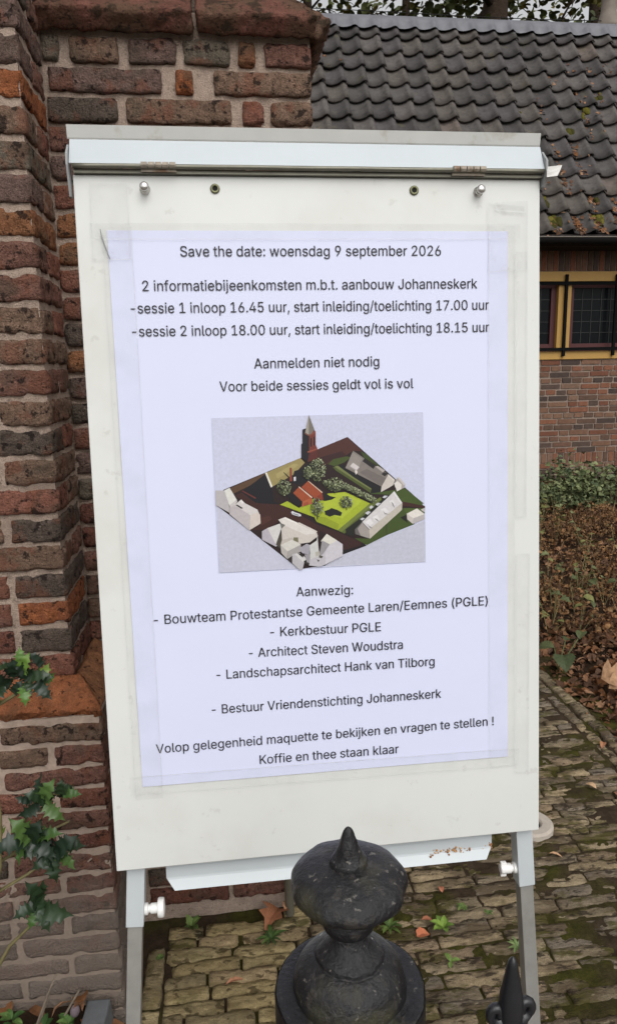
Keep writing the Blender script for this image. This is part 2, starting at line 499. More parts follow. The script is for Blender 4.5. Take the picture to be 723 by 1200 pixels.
GLYPHS = {
    ' ': (188, ''),
    '!': (196, '67,160 63,509 132,509 128,160|98,-4 89,-4 81,-1 73,3 66,9 60,16 56,24 53,32 52,41 53,50 56,58 60,66 66,73 73,79 81,83 89,86 98,86 107,86 116,83 123,79 130,73 136,66 140,58 143,50 143,41 143,32 140,24 136,16 130,9 123,3 116,-1 107,-4'),
    '(': (273, '89,207 90,235 92,264 96,293 101,324 107,354 114,384 122,413 132,441 142,468 153,494 164,517 177,539 236,539 223,512 212,485 201,457 191,428 182,399 174,370 167,342 161,313 157,285 154,258 152,232 151,207 152,184 154,161 156,138 160,115 165,91 172,67 179,42 188,16 198,-10 209,-38 222,-66 236,-96 177,-96 156,-59 139,-21 124,16 111,55 102,93 95,131 90,169'),
    ')': (273, '37,-96 52,-66 64,-37 76,-9 86,18 95,44 102,69 108,93 113,116 117,139 120,162 121,184 122,207 121,232 119,258 116,285 112,313 106,342 99,370 91,399 82,428 73,457 62,485 50,512 37,539 97,539 109,517 121,494 131,468 142,441 151,413 159,384 167,354 173,323 178,293 181,264 183,235 184,207 183,168 178,130 171,92 161,53 149,15 134,-22 117,-59 97,-96'),
    ',': (188, '38,-119 68,71 137,71 84,-119'),
    '-': (453, '337,244 337,188 114,188 114,244'),
    '.': (188, '95,-4 86,-4 78,-1 70,3 63,9 57,16 53,24 50,32 50,41 50,50 53,59 57,66 63,73 70,79 78,83 86,86 95,87 104,86 113,83 121,79 128,73 134,66 138,59 140,50 141,41 140,32 138,24 134,16 128,9 121,3 113,-1 104,-4'),
    '/': (249, '235,533 71,-76 14,-76 178,533'),
    '0': (453, '227,-7 199,-5 174,1 151,11 130,24 111,41 95,62 80,86 69,113 60,144 53,178 49,214 48,254 49,294 53,330 60,364 69,395 81,422 95,447 112,467 130,484 151,498 174,508 200,514 227,516 254,514 279,508 302,498 323,484 342,467 358,447 372,422 384,395 393,364 400,330 404,294 405,254 404,214 400,178 393,144 384,113 373,86 359,62 342,41 323,24 302,11 279,1 254,-5|227,50 245,51 261,56 276,63 290,74 303,87 313,103 323,122 330,144 336,168 340,194 343,223 344,254 343,285 340,314 336,341 330,365 323,387 313,405 303,422 290,435 276,446 261,453 245,458 227,460 209,458 192,453 177,446 163,435 151,422 140,405 131,387 123,365 117,341 113,314 110,285 109,254 110,223 113,194 117,168 123,144 131,122 140,103 151,87 163,74 177,63 192,56 209,51'),
    '1': (453, '76,0 76,55 391,55 391,0|276,509 276,0 212,0 212,448 209,448 86,358 86,427 198,509'),
    '2': (453, '64,0 64,47 234,229 282,282 291,294 299,305 305,316 311,327 315,337 318,348 320,360 320,371 319,385 317,397 313,408 308,419 301,428 293,436 283,443 273,449 262,454 250,457 237,459 224,460 209,459 196,457 184,453 172,447 162,441 153,433 145,424 139,413 134,402 130,390 128,376 127,362 66,362 67,384 71,405 77,424 86,442 98,459 111,473 126,486 143,496 162,505 182,511 203,514 225,516 247,514 268,511 288,505 306,497 323,486 337,474 350,461 361,445 370,428 376,411 380,392 381,372 380,358 378,345 375,331 371,318 365,304 357,290 347,275 336,259 267,180 153,60 153,57 389,57 389,0'),
    '4': (453, '40,105 40,158 247,509 311,509 109,166 109,163 413,163 413,105|282,0 282,121 282,146 282,318 343,318 343,0'),
    '5': (453, '221,-7 199,-6 178,-2 159,3 140,11 123,21 108,32 94,45 83,60 73,76 66,93 62,111 60,130 122,130 124,119 127,108 132,98 138,89 145,80 154,73 163,66 173,60 184,56 196,52 208,50 221,50 236,51 250,53 264,58 276,64 288,72 298,82 307,92 314,104 320,117 324,131 327,146 328,162 327,178 324,193 320,208 314,221 306,233 297,244 286,254 275,262 262,269 248,273 233,276 218,277 205,276 192,275 180,272 167,268 156,264 145,258 136,252 128,246 67,253 96,509 366,509 366,452 151,452 134,301 136,301 145,308 155,315 166,320 178,325 190,329 203,331 216,333 229,334 247,333 263,330 279,326 294,321 308,314 321,306 334,296 345,285 355,273 364,260 372,246 379,231 384,215 388,199 390,181 391,163 390,139 385,117 379,95 369,76 357,57 343,41 327,27 309,15 289,6 268,-1 245,-5'),
    '6': (453, '226,-7 203,-5 182,-1 161,5 142,15 125,26 109,40 96,56 84,74 75,94 69,115 65,138 64,162 65,180 68,199 73,219 80,239 89,261 102,285 118,311 137,340 252,509 322,509 151,261 145,261 149,268 154,275 159,281 165,288 172,293 179,299 187,303 196,307 205,310 214,312 224,314 235,314 257,313 278,309 298,303 316,295 332,284 346,271 359,257 370,240 378,221 384,201 388,180 389,157 388,134 384,112 377,92 368,73 356,55 343,39 327,26 310,14 291,5 271,-2 249,-6|226,48 241,49 254,52 267,56 279,63 289,70 299,79 307,90 314,101 320,114 324,128 327,142 327,157 327,173 324,187 320,201 314,213 307,225 299,235 289,244 279,251 267,258 254,262 241,264 226,265 212,264 198,262 186,258 174,252 163,244 153,235 145,225 138,214 132,201 128,188 126,174 125,158 126,143 128,128 132,114 138,102 145,90 153,79 163,70 174,63 186,56 198,52 212,49'),
    '7': (453, '97,0 323,448 323,452 62,452 62,509 391,509 391,449 165,0'),
    '8': (453, '226,-7 201,-6 178,-2 156,3 136,11 117,21 101,33 86,47 74,62 64,78 57,96 53,115 52,135 53,151 55,166 59,181 65,195 72,208 81,220 90,231 101,241 113,249 125,256 139,261 153,265 153,267 135,273 119,282 105,293 93,308 83,324 76,342 72,360 70,380 72,399 75,417 82,434 90,450 101,464 114,477 129,488 146,498 164,506 184,511 204,514 226,516 248,514 269,511 288,506 306,498 323,488 337,477 350,464 361,450 370,434 377,417 380,399 382,380 380,361 376,342 369,324 359,308 347,293 333,282 318,273 300,267 300,265 314,261 327,256 339,249 351,241 362,231 372,220 380,208 387,195 393,181 397,166 400,151 401,135 399,115 395,96 388,78 378,62 366,47 352,33 335,21 317,11 296,3 275,-2 251,-6|226,49 243,50 258,52 272,55 285,60 296,66 307,74 315,82 323,91 329,102 333,113 336,126 337,139 336,152 333,165 329,177 322,189 314,199 305,208 295,216 283,223 270,228 256,232 242,234 226,235 211,234 196,232 182,228 169,223 157,216 147,208 138,199 130,189 123,177 119,165 116,152 115,139 116,126 119,113 123,102 129,91 136,82 145,74 156,66 167,60 180,55 195,52 210,50|226,290 239,290 252,292 263,296 274,300 284,306 293,313 300,321 307,330 312,341 316,351 318,363 319,376 318,388 316,399 313,410 308,420 301,429 294,437 285,444 275,449 264,454 252,457 240,459 226,460 213,459 200,457 188,454 177,449 167,444 159,437 151,429 145,420 139,410 136,399 134,388 133,376 134,363 136,351 139,341 145,330 151,321 159,313 168,306 178,300 189,296 201,292 213,290'),
    '9': (453, '226,516 249,514 271,510 291,503 310,494 328,482 343,468 356,452 368,434 377,414 384,393 388,371 389,347 388,328 385,309 380,290 373,270 363,248 350,224 334,197 315,168 200,0 130,0 301,248 307,248 303,240 299,234 294,227 287,221 281,215 273,210 265,206 257,202 248,199 238,196 228,195 218,195 195,196 175,199 155,206 137,214 121,225 106,237 94,252 83,269 74,287 68,307 65,329 64,352 65,375 69,397 75,417 85,436 96,454 110,469 125,483 143,494 162,504 182,510 203,514|226,460 212,459 199,457 186,452 174,446 163,438 154,429 145,419 138,407 133,395 129,381 126,367 125,352 126,336 129,322 133,308 138,295 145,284 154,274 163,265 174,257 186,251 199,247 212,244 226,243 240,244 254,247 267,251 279,257 289,265 299,273 307,284 314,295 320,308 324,321 327,335 327,350 327,366 324,381 320,394 314,407 307,419 299,429 290,438 279,446 267,452 254,457 241,459'),
    ':': (188, '95,-4 86,-4 78,-1 70,3 63,9 57,16 53,24 50,32 50,41 50,50 53,59 57,66 63,73 70,79 78,83 86,86 95,87 104,86 113,83 121,79 128,73 134,66 138,59 140,50 141,41 140,32 138,24 134,16 128,9 121,3 113,-1 104,-4|95,271 86,272 78,274 70,278 63,284 57,291 53,299 50,307 50,316 50,325 53,334 57,342 63,349 70,354 78,359 86,361 95,362 104,361 113,359 121,354 128,349 134,342 138,334 140,325 141,316 140,307 138,299 134,291 128,284 121,278 113,274 104,272'),
    'A': (480, '16,0 201,509 276,509 463,0 395,0 287,302 264,372 232,478 245,478 213,371 191,302 85,0|110,142 110,199 370,199 370,142'),
    'B': (456, '60,0 60,509 241,509 266,508 289,504 310,499 329,491 345,481 359,469 371,456 381,442 388,426 394,410 397,392 398,374 397,358 395,344 392,331 387,320 380,310 373,301 365,293 356,286 347,280 336,275 326,270 315,267 315,262 327,261 339,257 351,252 363,245 374,237 385,227 394,216 402,203 409,189 414,173 417,155 418,136 417,117 413,100 408,83 400,67 390,52 377,39 362,28 344,18 324,10 301,4 275,1 247,0|125,57 245,57 272,58 296,63 315,70 330,80 341,92 349,105 354,120 355,137 355,149 352,161 348,173 342,184 335,194 327,203 317,211 306,218 293,224 279,228 264,230 248,231 125,231|125,285 238,285 252,286 265,288 277,291 288,296 299,302 308,309 316,317 323,326 329,337 333,348 335,359 336,372 334,388 330,403 323,417 313,429 299,439 283,446 263,450 240,452 125,452'),
    'E': (419, '60,0 60,509 372,509 372,452 125,452 125,286 355,286 355,229 125,229 125,57 375,57 375,0'),
    'G': (520, '269,-7 236,-5 205,1 176,11 149,25 125,43 104,64 85,88 69,116 57,146 47,179 42,215 40,254 42,293 47,329 57,362 69,393 85,421 103,445 125,466 149,484 175,498 203,508 233,514 265,516 285,515 304,513 322,509 340,504 358,497 374,489 389,480 403,469 416,458 429,445 439,431 449,416 458,401 465,384 470,367 474,349 408,349 404,361 399,372 393,383 387,393 380,403 373,411 365,420 356,427 347,434 337,439 326,444 315,448 304,452 291,454 279,455 265,456 243,454 222,450 202,443 183,432 166,419 150,404 137,385 125,364 116,340 109,314 105,285 103,254 105,223 109,194 116,168 125,145 137,124 151,105 166,90 184,76 203,66 224,59 246,54 269,53 290,54 309,57 328,63 345,71 360,81 374,93 386,107 396,123 404,141 410,160 414,180 415,202 434,199 283,199 283,256 478,256 478,200 476,170 471,141 463,115 451,91 436,69 419,50 399,33 377,19 352,8 326,0 298,-5'),
    'H': (517, '60,0 60,509 125,509 125,289 392,289 392,509 457,509 457,0 392,0 392,232 125,232 125,0'),
    'J': (396, '185,-7 153,-4 124,3 98,15 75,33 57,55 44,81 36,111 33,145 33,173 98,173 98,145 99,123 104,104 111,88 122,74 134,64 149,56 166,51 185,50 204,51 220,56 235,64 248,74 258,88 266,104 270,123 272,145 272,509 336,509 336,145 334,111 326,81 313,55 294,33 271,15 246,3 217,-4'),
    'K': (467, '104,145 104,216 139,261 174,303 212,344 364,509 448,509 231,276 228,276|60,0 60,509 125,509 125,334 124,225 125,193 125,0|372,0 188,259 228,309 449,0'),
    'L': (393, '60,0 60,509 125,509 125,57 361,57 361,0'),
    'P': (445, '60,0 60,509 235,509 263,507 289,503 312,497 332,487 350,476 366,462 379,447 390,430 398,411 404,391 407,370 409,348 407,325 404,304 398,284 390,265 379,248 366,233 350,219 332,207 312,198 289,191 263,187 235,186 125,186 125,0|125,242 233,242 252,243 269,246 284,250 297,256 308,264 318,272 327,282 333,294 338,306 342,319 344,333 344,348 344,362 342,376 338,389 333,402 326,413 318,423 308,431 297,439 284,444 268,449 251,451 232,452 125,452'),
    'S': (447, '224,-9 197,-8 172,-4 149,1 128,9 108,19 91,31 76,45 64,60 54,77 46,96 41,115 38,137 104,137 107,123 110,110 116,98 123,88 132,79 142,71 154,64 166,59 180,55 194,52 209,50 224,49 241,50 257,52 272,55 286,60 299,66 311,74 321,82 329,92 336,102 341,114 345,126 346,139 345,151 342,161 338,171 332,179 325,186 316,193 307,199 296,205 245,222 184,239 154,249 128,260 105,274 86,289 71,307 60,326 54,348 52,372 53,393 58,413 65,431 75,448 87,463 102,476 119,488 138,498 158,506 180,511 203,514 227,516 252,514 275,511 296,505 316,498 334,488 351,476 365,463 377,449 387,433 394,415 399,397 401,378 337,378 334,396 326,412 316,426 302,437 286,447 267,453 247,457 225,459 209,458 194,456 180,452 167,448 156,442 145,435 136,427 129,418 123,409 118,398 116,387 115,376 116,363 119,352 124,342 131,334 139,326 148,319 158,313 169,308 212,293 264,279 312,264 324,258 336,252 347,245 359,238 369,229 379,220 387,209 395,198 401,185 405,171 407,155 408,139 407,118 403,99 396,81 386,64 374,48 360,34 343,21 323,11 302,2 278,-4 252,-8'),
    'T': (449, '32,452 32,509 417,509 417,452 257,452 257,0 193,0 193,452'),
    'V': (480, '204,0 16,509 84,509 192,206 215,137 248,31 235,31 267,138 290,206 395,509 463,509 278,0'),
    'W': (686, '155,0 16,509 82,509 163,196 175,145 187,94 197,40 189,40 200,94 211,145 224,196 306,509 380,509 462,196 474,145 486,94 497,40 488,40 499,94 510,145 523,196 603,509 670,509 530,0 455,0 368,323 351,391 336,475 350,475 335,395 318,323 230,0'),
    'a': (389, '160,-9 142,-8 126,-5 110,-1 94,5 80,12 68,22 57,32 48,45 40,58 35,73 31,90 30,108 31,123 34,138 38,150 43,161 50,171 58,179 67,187 78,193 89,199 100,203 112,207 125,211 178,220 234,227 244,228 252,230 259,232 265,235 270,238 273,243 275,248 276,255 276,257 275,268 273,279 271,288 267,297 262,304 256,311 248,317 240,322 230,326 220,329 208,330 196,331 183,330 171,329 159,326 149,322 140,318 132,313 124,307 118,301 112,294 107,288 103,281 100,274 41,291 48,308 57,322 67,335 79,346 91,355 104,364 118,370 133,375 148,379 163,382 179,384 194,384 239,379 251,376 263,372 275,367 286,360 296,353 306,343 315,333 322,320 329,306 333,290 336,272 337,251 337,0 277,0 277,52 272,52 252,25 244,18 236,12 226,6 215,1 203,-3 190,-6 176,-8|170,45 187,46 202,49 216,53 228,59 239,66 248,74 257,83 263,93 269,104 272,115 275,126 276,138 276,190 259,182 231,176 200,171 175,168 134,159 125,155 117,150 110,145 103,139 98,132 95,124 93,115 92,105 92,95 94,87 98,79 102,72 107,66 114,61 121,56 130,52 139,49 149,47 159,46'),
    'b': (424, '229,-8 213,-7 198,-5 184,-1 172,4 162,10 153,17 145,24 138,31 118,59 112,59 112,0 53,0 53,509 114,509 114,319 118,319 137,346 144,353 152,360 161,367 171,373 183,378 197,381 212,384 229,384 252,383 274,378 294,371 313,361 330,347 345,332 359,313 370,293 379,270 385,245 389,218 390,189 389,160 385,133 379,108 370,84 359,64 346,45 330,29 313,16 294,5 274,-2 252,-7|220,47 237,48 253,51 267,57 279,66 291,76 301,88 309,101 316,117 321,133 325,151 327,170 328,189 327,209 325,227 321,245 316,261 309,276 301,290 291,301 280,311 267,319 253,325 237,329 220,330 203,329 188,325 174,320 161,312 150,302 140,291 132,278 125,263 120,247 116,229 113,210 113,189 113,169 116,150 120,132 125,115 132,100 140,86 150,75 162,65 174,57 188,51 204,48'),
    'c': (396, '207,-8 182,-7 159,-2 137,6 117,16 98,30 82,46 68,64 56,85 46,108 40,133 36,159 34,187 36,216 40,243 46,268 56,291 68,312 82,330 98,346 117,360 137,371 159,378 182,383 207,384 221,384 234,383 247,380 260,377 272,373 284,368 295,362 305,356 315,349 324,341 332,332 340,322 347,312 353,301 358,289 362,277 303,262 290,289 270,311 242,325 207,330 189,329 173,325 158,319 145,310 134,300 124,287 115,274 108,258 103,242 99,224 97,206 96,187 97,169 99,151 103,134 108,117 115,102 124,89 134,76 145,66 158,57 173,51 189,48 207,46 243,52 271,66 292,89 304,117 363,102 359,90 354,78 348,67 341,56 334,46 325,37 316,29 306,21 296,15 285,9 273,4 261,-1 248,-4 235,-6 221,-8'),
    'd': (424, '195,-8 172,-7 151,-2 130,5 111,16 94,29 79,45 66,64 55,84 46,108 39,133 35,160 34,189 35,218 39,245 46,270 55,293 66,313 79,332 95,347 112,361 131,371 151,378 173,383 196,384 213,384 228,381 241,378 253,373 263,367 272,360 280,353 287,346 306,319 311,319 311,509 372,509 372,0 313,0 313,59 307,59 287,31 280,24 272,17 263,10 252,4 241,-1 227,-5 212,-7|205,47 221,48 236,51 250,57 263,65 274,75 284,86 293,100 299,115 305,132 309,150 311,169 312,189 311,210 309,229 305,247 300,263 293,278 284,291 275,302 263,312 251,320 237,325 221,329 205,330 187,329 172,325 157,319 145,311 133,301 124,290 115,276 108,261 103,245 99,227 97,209 96,189 97,170 99,151 103,133 109,117 115,101 124,88 134,76 145,66 158,57 172,51 188,48'),
    'e': (404, '212,-8 185,-7 161,-2 138,6 117,16 98,30 82,46 68,64 56,85 46,108 40,132 35,159 34,187 35,215 39,242 46,267 55,290 67,311 81,329 97,346 115,359 135,370 157,378 180,383 205,384 221,384 236,382 251,379 266,374 280,368 294,361 307,351 319,341 331,329 341,315 350,299 357,282 363,263 368,242 370,219 371,194 371,169 75,169 75,221 338,221 310,202 309,220 307,237 303,254 298,269 291,282 283,294 273,305 263,314 250,321 237,326 222,329 205,330 189,329 173,326 159,321 146,313 135,304 125,294 116,282 109,270 103,256 99,241 97,226 96,211 96,178 97,157 100,139 104,122 110,106 118,92 128,80 139,70 151,61 165,55 179,50 195,47 212,46 224,47 234,48 244,50 254,53 263,56 271,61 278,66 285,73 292,80 297,88 302,96 306,105 365,91 360,77 353,63 345,51 335,39 324,29 311,19 298,11 283,4 266,-1 249,-5 231,-7'),
    'f': (254, '228,379 228,327 6,327 6,379|81,0 81,432 82,447 84,461 89,474 96,486 104,496 113,505 124,513 135,519 148,524 161,527 174,529 187,530 222,527 243,521 227,468 215,472 195,474 182,473 171,470 162,466 154,460 149,452 145,443 142,431 142,419 142,0'),
    'g': (425, '207,-151 187,-150 168,-148 150,-144 134,-140 119,-134 105,-127 93,-119 82,-110 73,-101 64,-91 57,-80 51,-69 101,-41 122,-66 128,-72 136,-78 145,-83 154,-88 165,-92 178,-95 192,-97 207,-97 229,-96 249,-92 267,-85 282,-75 295,-62 304,-47 310,-28 311,-6 311,68 306,68 287,41 280,34 272,28 263,21 252,16 241,11 227,8 212,5 195,5 173,6 152,10 132,17 113,27 95,39 80,53 67,71 55,90 46,112 39,136 35,163 34,191 35,220 39,246 46,271 55,293 66,314 80,332 95,347 112,361 131,371 152,378 173,383 196,384 213,384 228,382 242,378 253,373 264,367 273,360 281,353 288,346 308,319 313,319 313,379 372,379 372,-9 371,-32 367,-54 360,-73 350,-90 338,-104 324,-117 308,-127 291,-136 271,-142 251,-147 229,-150|205,59 222,60 237,63 251,68 264,75 275,84 285,95 293,107 300,121 305,137 309,154 312,172 312,193 312,212 309,231 305,248 300,264 293,278 285,291 275,303 264,312 251,320 237,325 222,329 205,330 188,329 172,325 158,320 145,312 134,302 124,290 115,277 109,262 103,246 99,229 97,212 96,193 97,173 99,155 103,138 109,123 116,108 124,96 134,85 145,76 158,68 172,63 188,60'),
    'h': (410, '114,227 114,0 53,0 53,509 114,509 114,287 102,287 112,312 124,332 137,349 152,362 169,372 187,379 207,383 227,384 246,383 264,380 280,376 295,369 309,360 321,349 332,336 341,321 348,304 353,285 356,264 357,240 357,0 296,0 296,235 295,256 290,275 283,291 273,304 260,315 246,323 229,328 210,329 197,328 184,326 172,322 161,317 150,311 141,303 133,293 126,283 121,271 117,257 114,243'),
    'i': (167, '53,0 53,379 114,379 114,0|84,443 75,444 67,446 60,449 54,455 48,461 44,468 42,475 41,483 42,491 44,499 48,506 54,512 60,517 67,521 75,523 84,524 92,523 100,521 107,517 114,512 119,506 123,499 126,491 126,483 126,475 123,468 119,461 114,455 107,449 100,446 92,444'),
    'j': (167, '53,379 114,379 114,-30 113,-47 111,-63 107,-77 102,-90 95,-102 86,-113 76,-122 65,-129 52,-135 37,-139 21,-142 4,-143 -10,-143 -10,-87 2,-87 14,-86 25,-83 34,-78 40,-72 46,-64 50,-54 52,-42 53,-29|83,443 75,444 67,446 60,449 53,455 48,461 44,468 42,475 41,483 42,491 44,499 48,506 53,512 60,517 67,521 75,523 83,524 92,523 100,521 107,517 114,512 119,506 123,499 125,491 126,483 125,475 123,468 119,461 114,455 107,449 100,446 92,444'),
    'k': (381, '110,137 110,212 121,212 284,379 360,379 184,199 177,199|53,0 53,509 114,509 114,0|294,0 148,186 191,229 372,0'),
    'l': (189, '139,-2 119,-1 101,3 86,10 74,20 65,33 58,47 54,65 53,84 53,509 114,509 114,99 114,87 115,77 117,68 120,62 124,58 130,54 137,53 146,52 160,53 170,54 181,3 162,-1'),
    'm': (610, '53,0 53,379 112,379 112,295 108,295 112,310 118,323 125,335 132,346 141,355 151,363 161,370 172,376 183,380 195,384 207,386 219,386 239,385 257,380 273,372 287,361 299,347 309,331 316,314 321,295 312,295 317,308 322,321 329,332 337,343 347,353 357,361 368,369 381,375 394,380 407,383 422,385 437,386 453,385 468,383 483,378 497,372 510,364 522,354 532,342 541,328 548,313 553,296 556,276 557,255 557,0 496,0 496,254 494,273 490,289 483,302 473,313 460,321 447,326 433,329 419,330 406,330 395,328 384,324 374,320 365,314 358,307 351,299 345,290 341,280 338,270 336,259 335,247 335,0 274,0 274,260 273,275 269,288 262,301 253,311 242,320 229,326 215,329 199,330 188,330 178,328 168,325 158,320 148,314 140,307 132,299 126,289 121,278 117,266 114,253 114,238 114,0'),
    'n': (410, '114,227 114,0 53,0 53,379 112,379 112,287 102,287 112,312 124,332 137,349 152,362 169,372 187,379 207,383 227,384 246,383 264,380 280,376 295,369 309,360 321,349 332,336 341,321 348,304 353,285 356,264 357,240 357,0 296,0 296,235 295,256 290,275 283,291 273,304 260,315 246,323 229,328 210,329 197,328 184,326 172,322 161,317 150,311 141,303 133,293 126,283 121,271 117,257 114,243'),
    'o': (415, '207,-8 182,-7 159,-2 137,6 117,16 98,30 82,46 68,64 56,85 46,108 40,133 36,159 34,187 36,216 40,243 46,268 56,291 68,312 82,330 98,346 117,360 137,371 159,378 182,383 207,384 233,383 256,378 278,371 299,360 317,346 333,330 347,312 359,291 369,268 376,243 380,216 381,187 380,159 376,133 369,108 359,85 347,64 333,46 317,30 299,16 278,6 256,-2 233,-7|207,46 226,48 242,51 257,57 270,66 282,76 292,89 300,102 307,117 312,134 316,151 318,169 319,187 318,206 316,224 312,242 307,258 300,274 292,287 282,300 270,310 257,319 242,325 226,329 207,330 189,329 173,325 158,319 145,310 134,300 124,287 115,274 108,258 103,242 99,224 97,206 96,187 97,169 99,151 103,134 108,117 115,102 124,89 134,76 145,66 158,57 173,51 189,48'),
    'p': (424, '53,-143 53,379 112,379 112,319 118,319 137,346 144,353 152,360 161,367 171,373 183,378 197,381 212,384 229,384 252,383 274,378 294,371 313,361 330,347 345,332 359,313 370,293 379,270 385,245 389,218 390,189 389,160 385,133 379,108 370,84 359,64 346,45 330,29 313,16 294,5 274,-2 252,-7 229,-8 213,-7 198,-5 184,-1 173,4 162,10 153,17 145,24 138,31 118,59 114,59 114,-143|220,47 237,48 253,51 267,57 279,66 291,76 301,88 309,101 316,117 321,133 325,151 327,170 328,189 327,209 325,227 321,245 316,261 309,276 301,290 291,301 280,311 267,319 253,325 237,329 220,330 203,329 188,325 174,320 161,312 150,302 140,291 132,278 125,263 120,247 116,229 113,210 113,189 113,169 116,150 120,132 125,115 132,100 140,86 150,75 162,65 174,57 188,51 204,48'),
    'q': (424, '372,-143 311,-143 311,59 306,59 287,31 280,24 272,17 263,10 252,4 241,-1 227,-5 212,-7 195,-8 172,-7 151,-2 130,5 111,16 94,29 79,45 66,64 55,84 46,108 39,133 35,160 34,189 35,218 39,245 46,270 55,293 66,313 79,332 95,347 112,361 131,371 151,378 173,383 196,384 213,384 228,381 241,378 253,373 263,367 272,360 280,353 287,346 307,319 313,319 313,379 372,379|205,47 221,48 236,51 250,57 263,65 274,75 284,86 293,100 299,115 305,132 309,150 311,169 312,189 311,210 309,229 305,247 300,263 293,278 284,291 275,302 263,312 251,320 237,325 221,329 205,330 187,329 172,325 157,319 145,311 133,301 124,290 115,276 108,261 103,245 99,227 97,209 96,189 97,170 99,151 103,133 109,117 115,101 124,88 134,76 145,66 158,57 172,51 188,48'),
    'r': (259, '53,0 53,379 112,379 112,321 115,321 122,335 130,347 140,358 152,367 166,375 181,380 196,384 213,385 229,384 243,384 243,322 230,324 207,326 194,325 182,323 170,319 159,315 149,309 140,301 132,293 126,284 121,273 117,262 114,250 114,237 114,0'),
    's': (365, '182,-8 163,-7 145,-5 128,-2 112,3 98,10 84,18 72,27 62,38 53,50 45,63 40,78 36,94 94,107 99,92 105,79 114,69 124,60 136,54 150,49 165,46 181,45 200,46 217,50 232,55 244,62 255,71 262,81 267,91 268,103 267,112 265,121 260,129 254,136 246,142 237,147 225,151 212,155 149,170 125,177 104,186 87,196 72,208 61,222 53,237 48,255 47,274 48,290 51,305 57,319 65,332 75,343 87,354 100,363 115,370 131,377 149,381 167,384 187,384 206,384 223,381 239,378 254,372 267,366 279,358 290,349 299,339 307,328 314,316 319,303 324,290 268,277 264,288 258,298 251,307 243,316 232,323 219,328 205,331 187,333 171,332 156,329 143,324 131,317 121,308 114,299 110,289 109,277 110,267 112,258 117,250 124,243 133,237 144,232 157,227 172,223 229,209 254,202 275,194 292,183 306,171 317,158 325,142 330,125 331,107 330,90 326,75 321,61 312,47 302,35 290,24 276,15 260,6 242,0 223,-5 203,-7'),
    't': (227, '204,379 204,327 6,327 6,379|65,471 126,471 126,98 127,86 128,76 132,68 136,61 142,56 150,53 159,51 170,50 185,51 202,54 213,2 192,-3 168,-4 145,-3 125,2 107,10 92,21 80,35 72,52 67,71 65,93'),
    'u': (410, '182,-5 164,-4 146,-1 130,4 115,11 101,20 89,31 78,44 69,59 62,76 57,95 54,116 53,139 53,379 114,379 114,144 115,123 119,105 127,89 137,75 150,64 164,56 181,52 200,50 213,51 226,53 238,57 249,62 259,69 268,77 276,86 283,97 289,109 293,122 295,137 296,153 296,379 357,379 357,0 298,0 298,92 307,92 297,67 286,47 272,30 257,17 240,7 222,0 203,-4'),
    'v': (389, '163,0 17,379 84,379 165,155 187,87 206,21 184,21 203,87 224,155 305,379 371,379 226,0'),
    'w': (567, '138,0 23,379 87,379 133,214 154,137 175,41 165,41 186,135 206,214 252,379 316,379 362,214 382,136 402,41 391,41 413,135 434,214 480,379 545,379 429,0 368,0 319,172 305,225 291,280 277,338 291,338 277,280 263,225 248,172 199,0'),
    'z': (380, '42,0 42,46 254,320 254,323 48,323 48,379 333,379 333,331 126,60 126,56 339,56 339,0'),
}
TEXT_LINES = [
    ('Save the date: woensdag 9 september 2026', 0.0966, 0.8043, 0.4858, 0.805),
    ('2 informatiebijeenkomsten m.b.t. aanbouw Johanneskerk', 0.04, 0.7557, 0.5427, 0.7564),
    ('-sessie 1 inloop 16.45 uur, start inleiding/toelichting 17.00 uur', 0.0219, 0.7242, 0.5611, 0.7244),
    ('-sessie 2 inloop 18.00 uur, start inleiding/toelichting 18.15 uur', 0.0221, 0.6913, 0.5615, 0.6909),
    ('Aanmelden niet nodig', 0.1977, 0.642, 0.3879, 0.642),
    ('Voor beide sessies geldt vol is vol', 0.1451, 0.6092, 0.4407, 0.6079),
    ('Aanwezig:', 0.2503, 0.2911, 0.3397, 0.2896),
    ('- Bouwteam Protestantse Gemeente Laren/Eemnes (PGLE)', 0.0306, 0.2593, 0.559, 0.2594),
    ('- Kerkbestuur PGLE', 0.2073, 0.2293, 0.3831, 0.2271),
    ('- Architect Steven Woudstra', 0.1731, 0.1979, 0.4183, 0.1959),
    ('- Landschapsarchitect Hank van Tilborg', 0.1215, 0.1663, 0.4702, 0.1646),
    ('- Bestuur Vriendenstichting Johanneskerk', 0.1119, 0.1106, 0.4808, 0.1099),
    ('Volop gelegenheid maquette te bekijken en vragen te stellen !', 0.0231, 0.0535, 0.5691, 0.0565),
    ('Koffie en thee staan klaar', 0.1836, 0.0222, 0.4091, 0.0219),
]
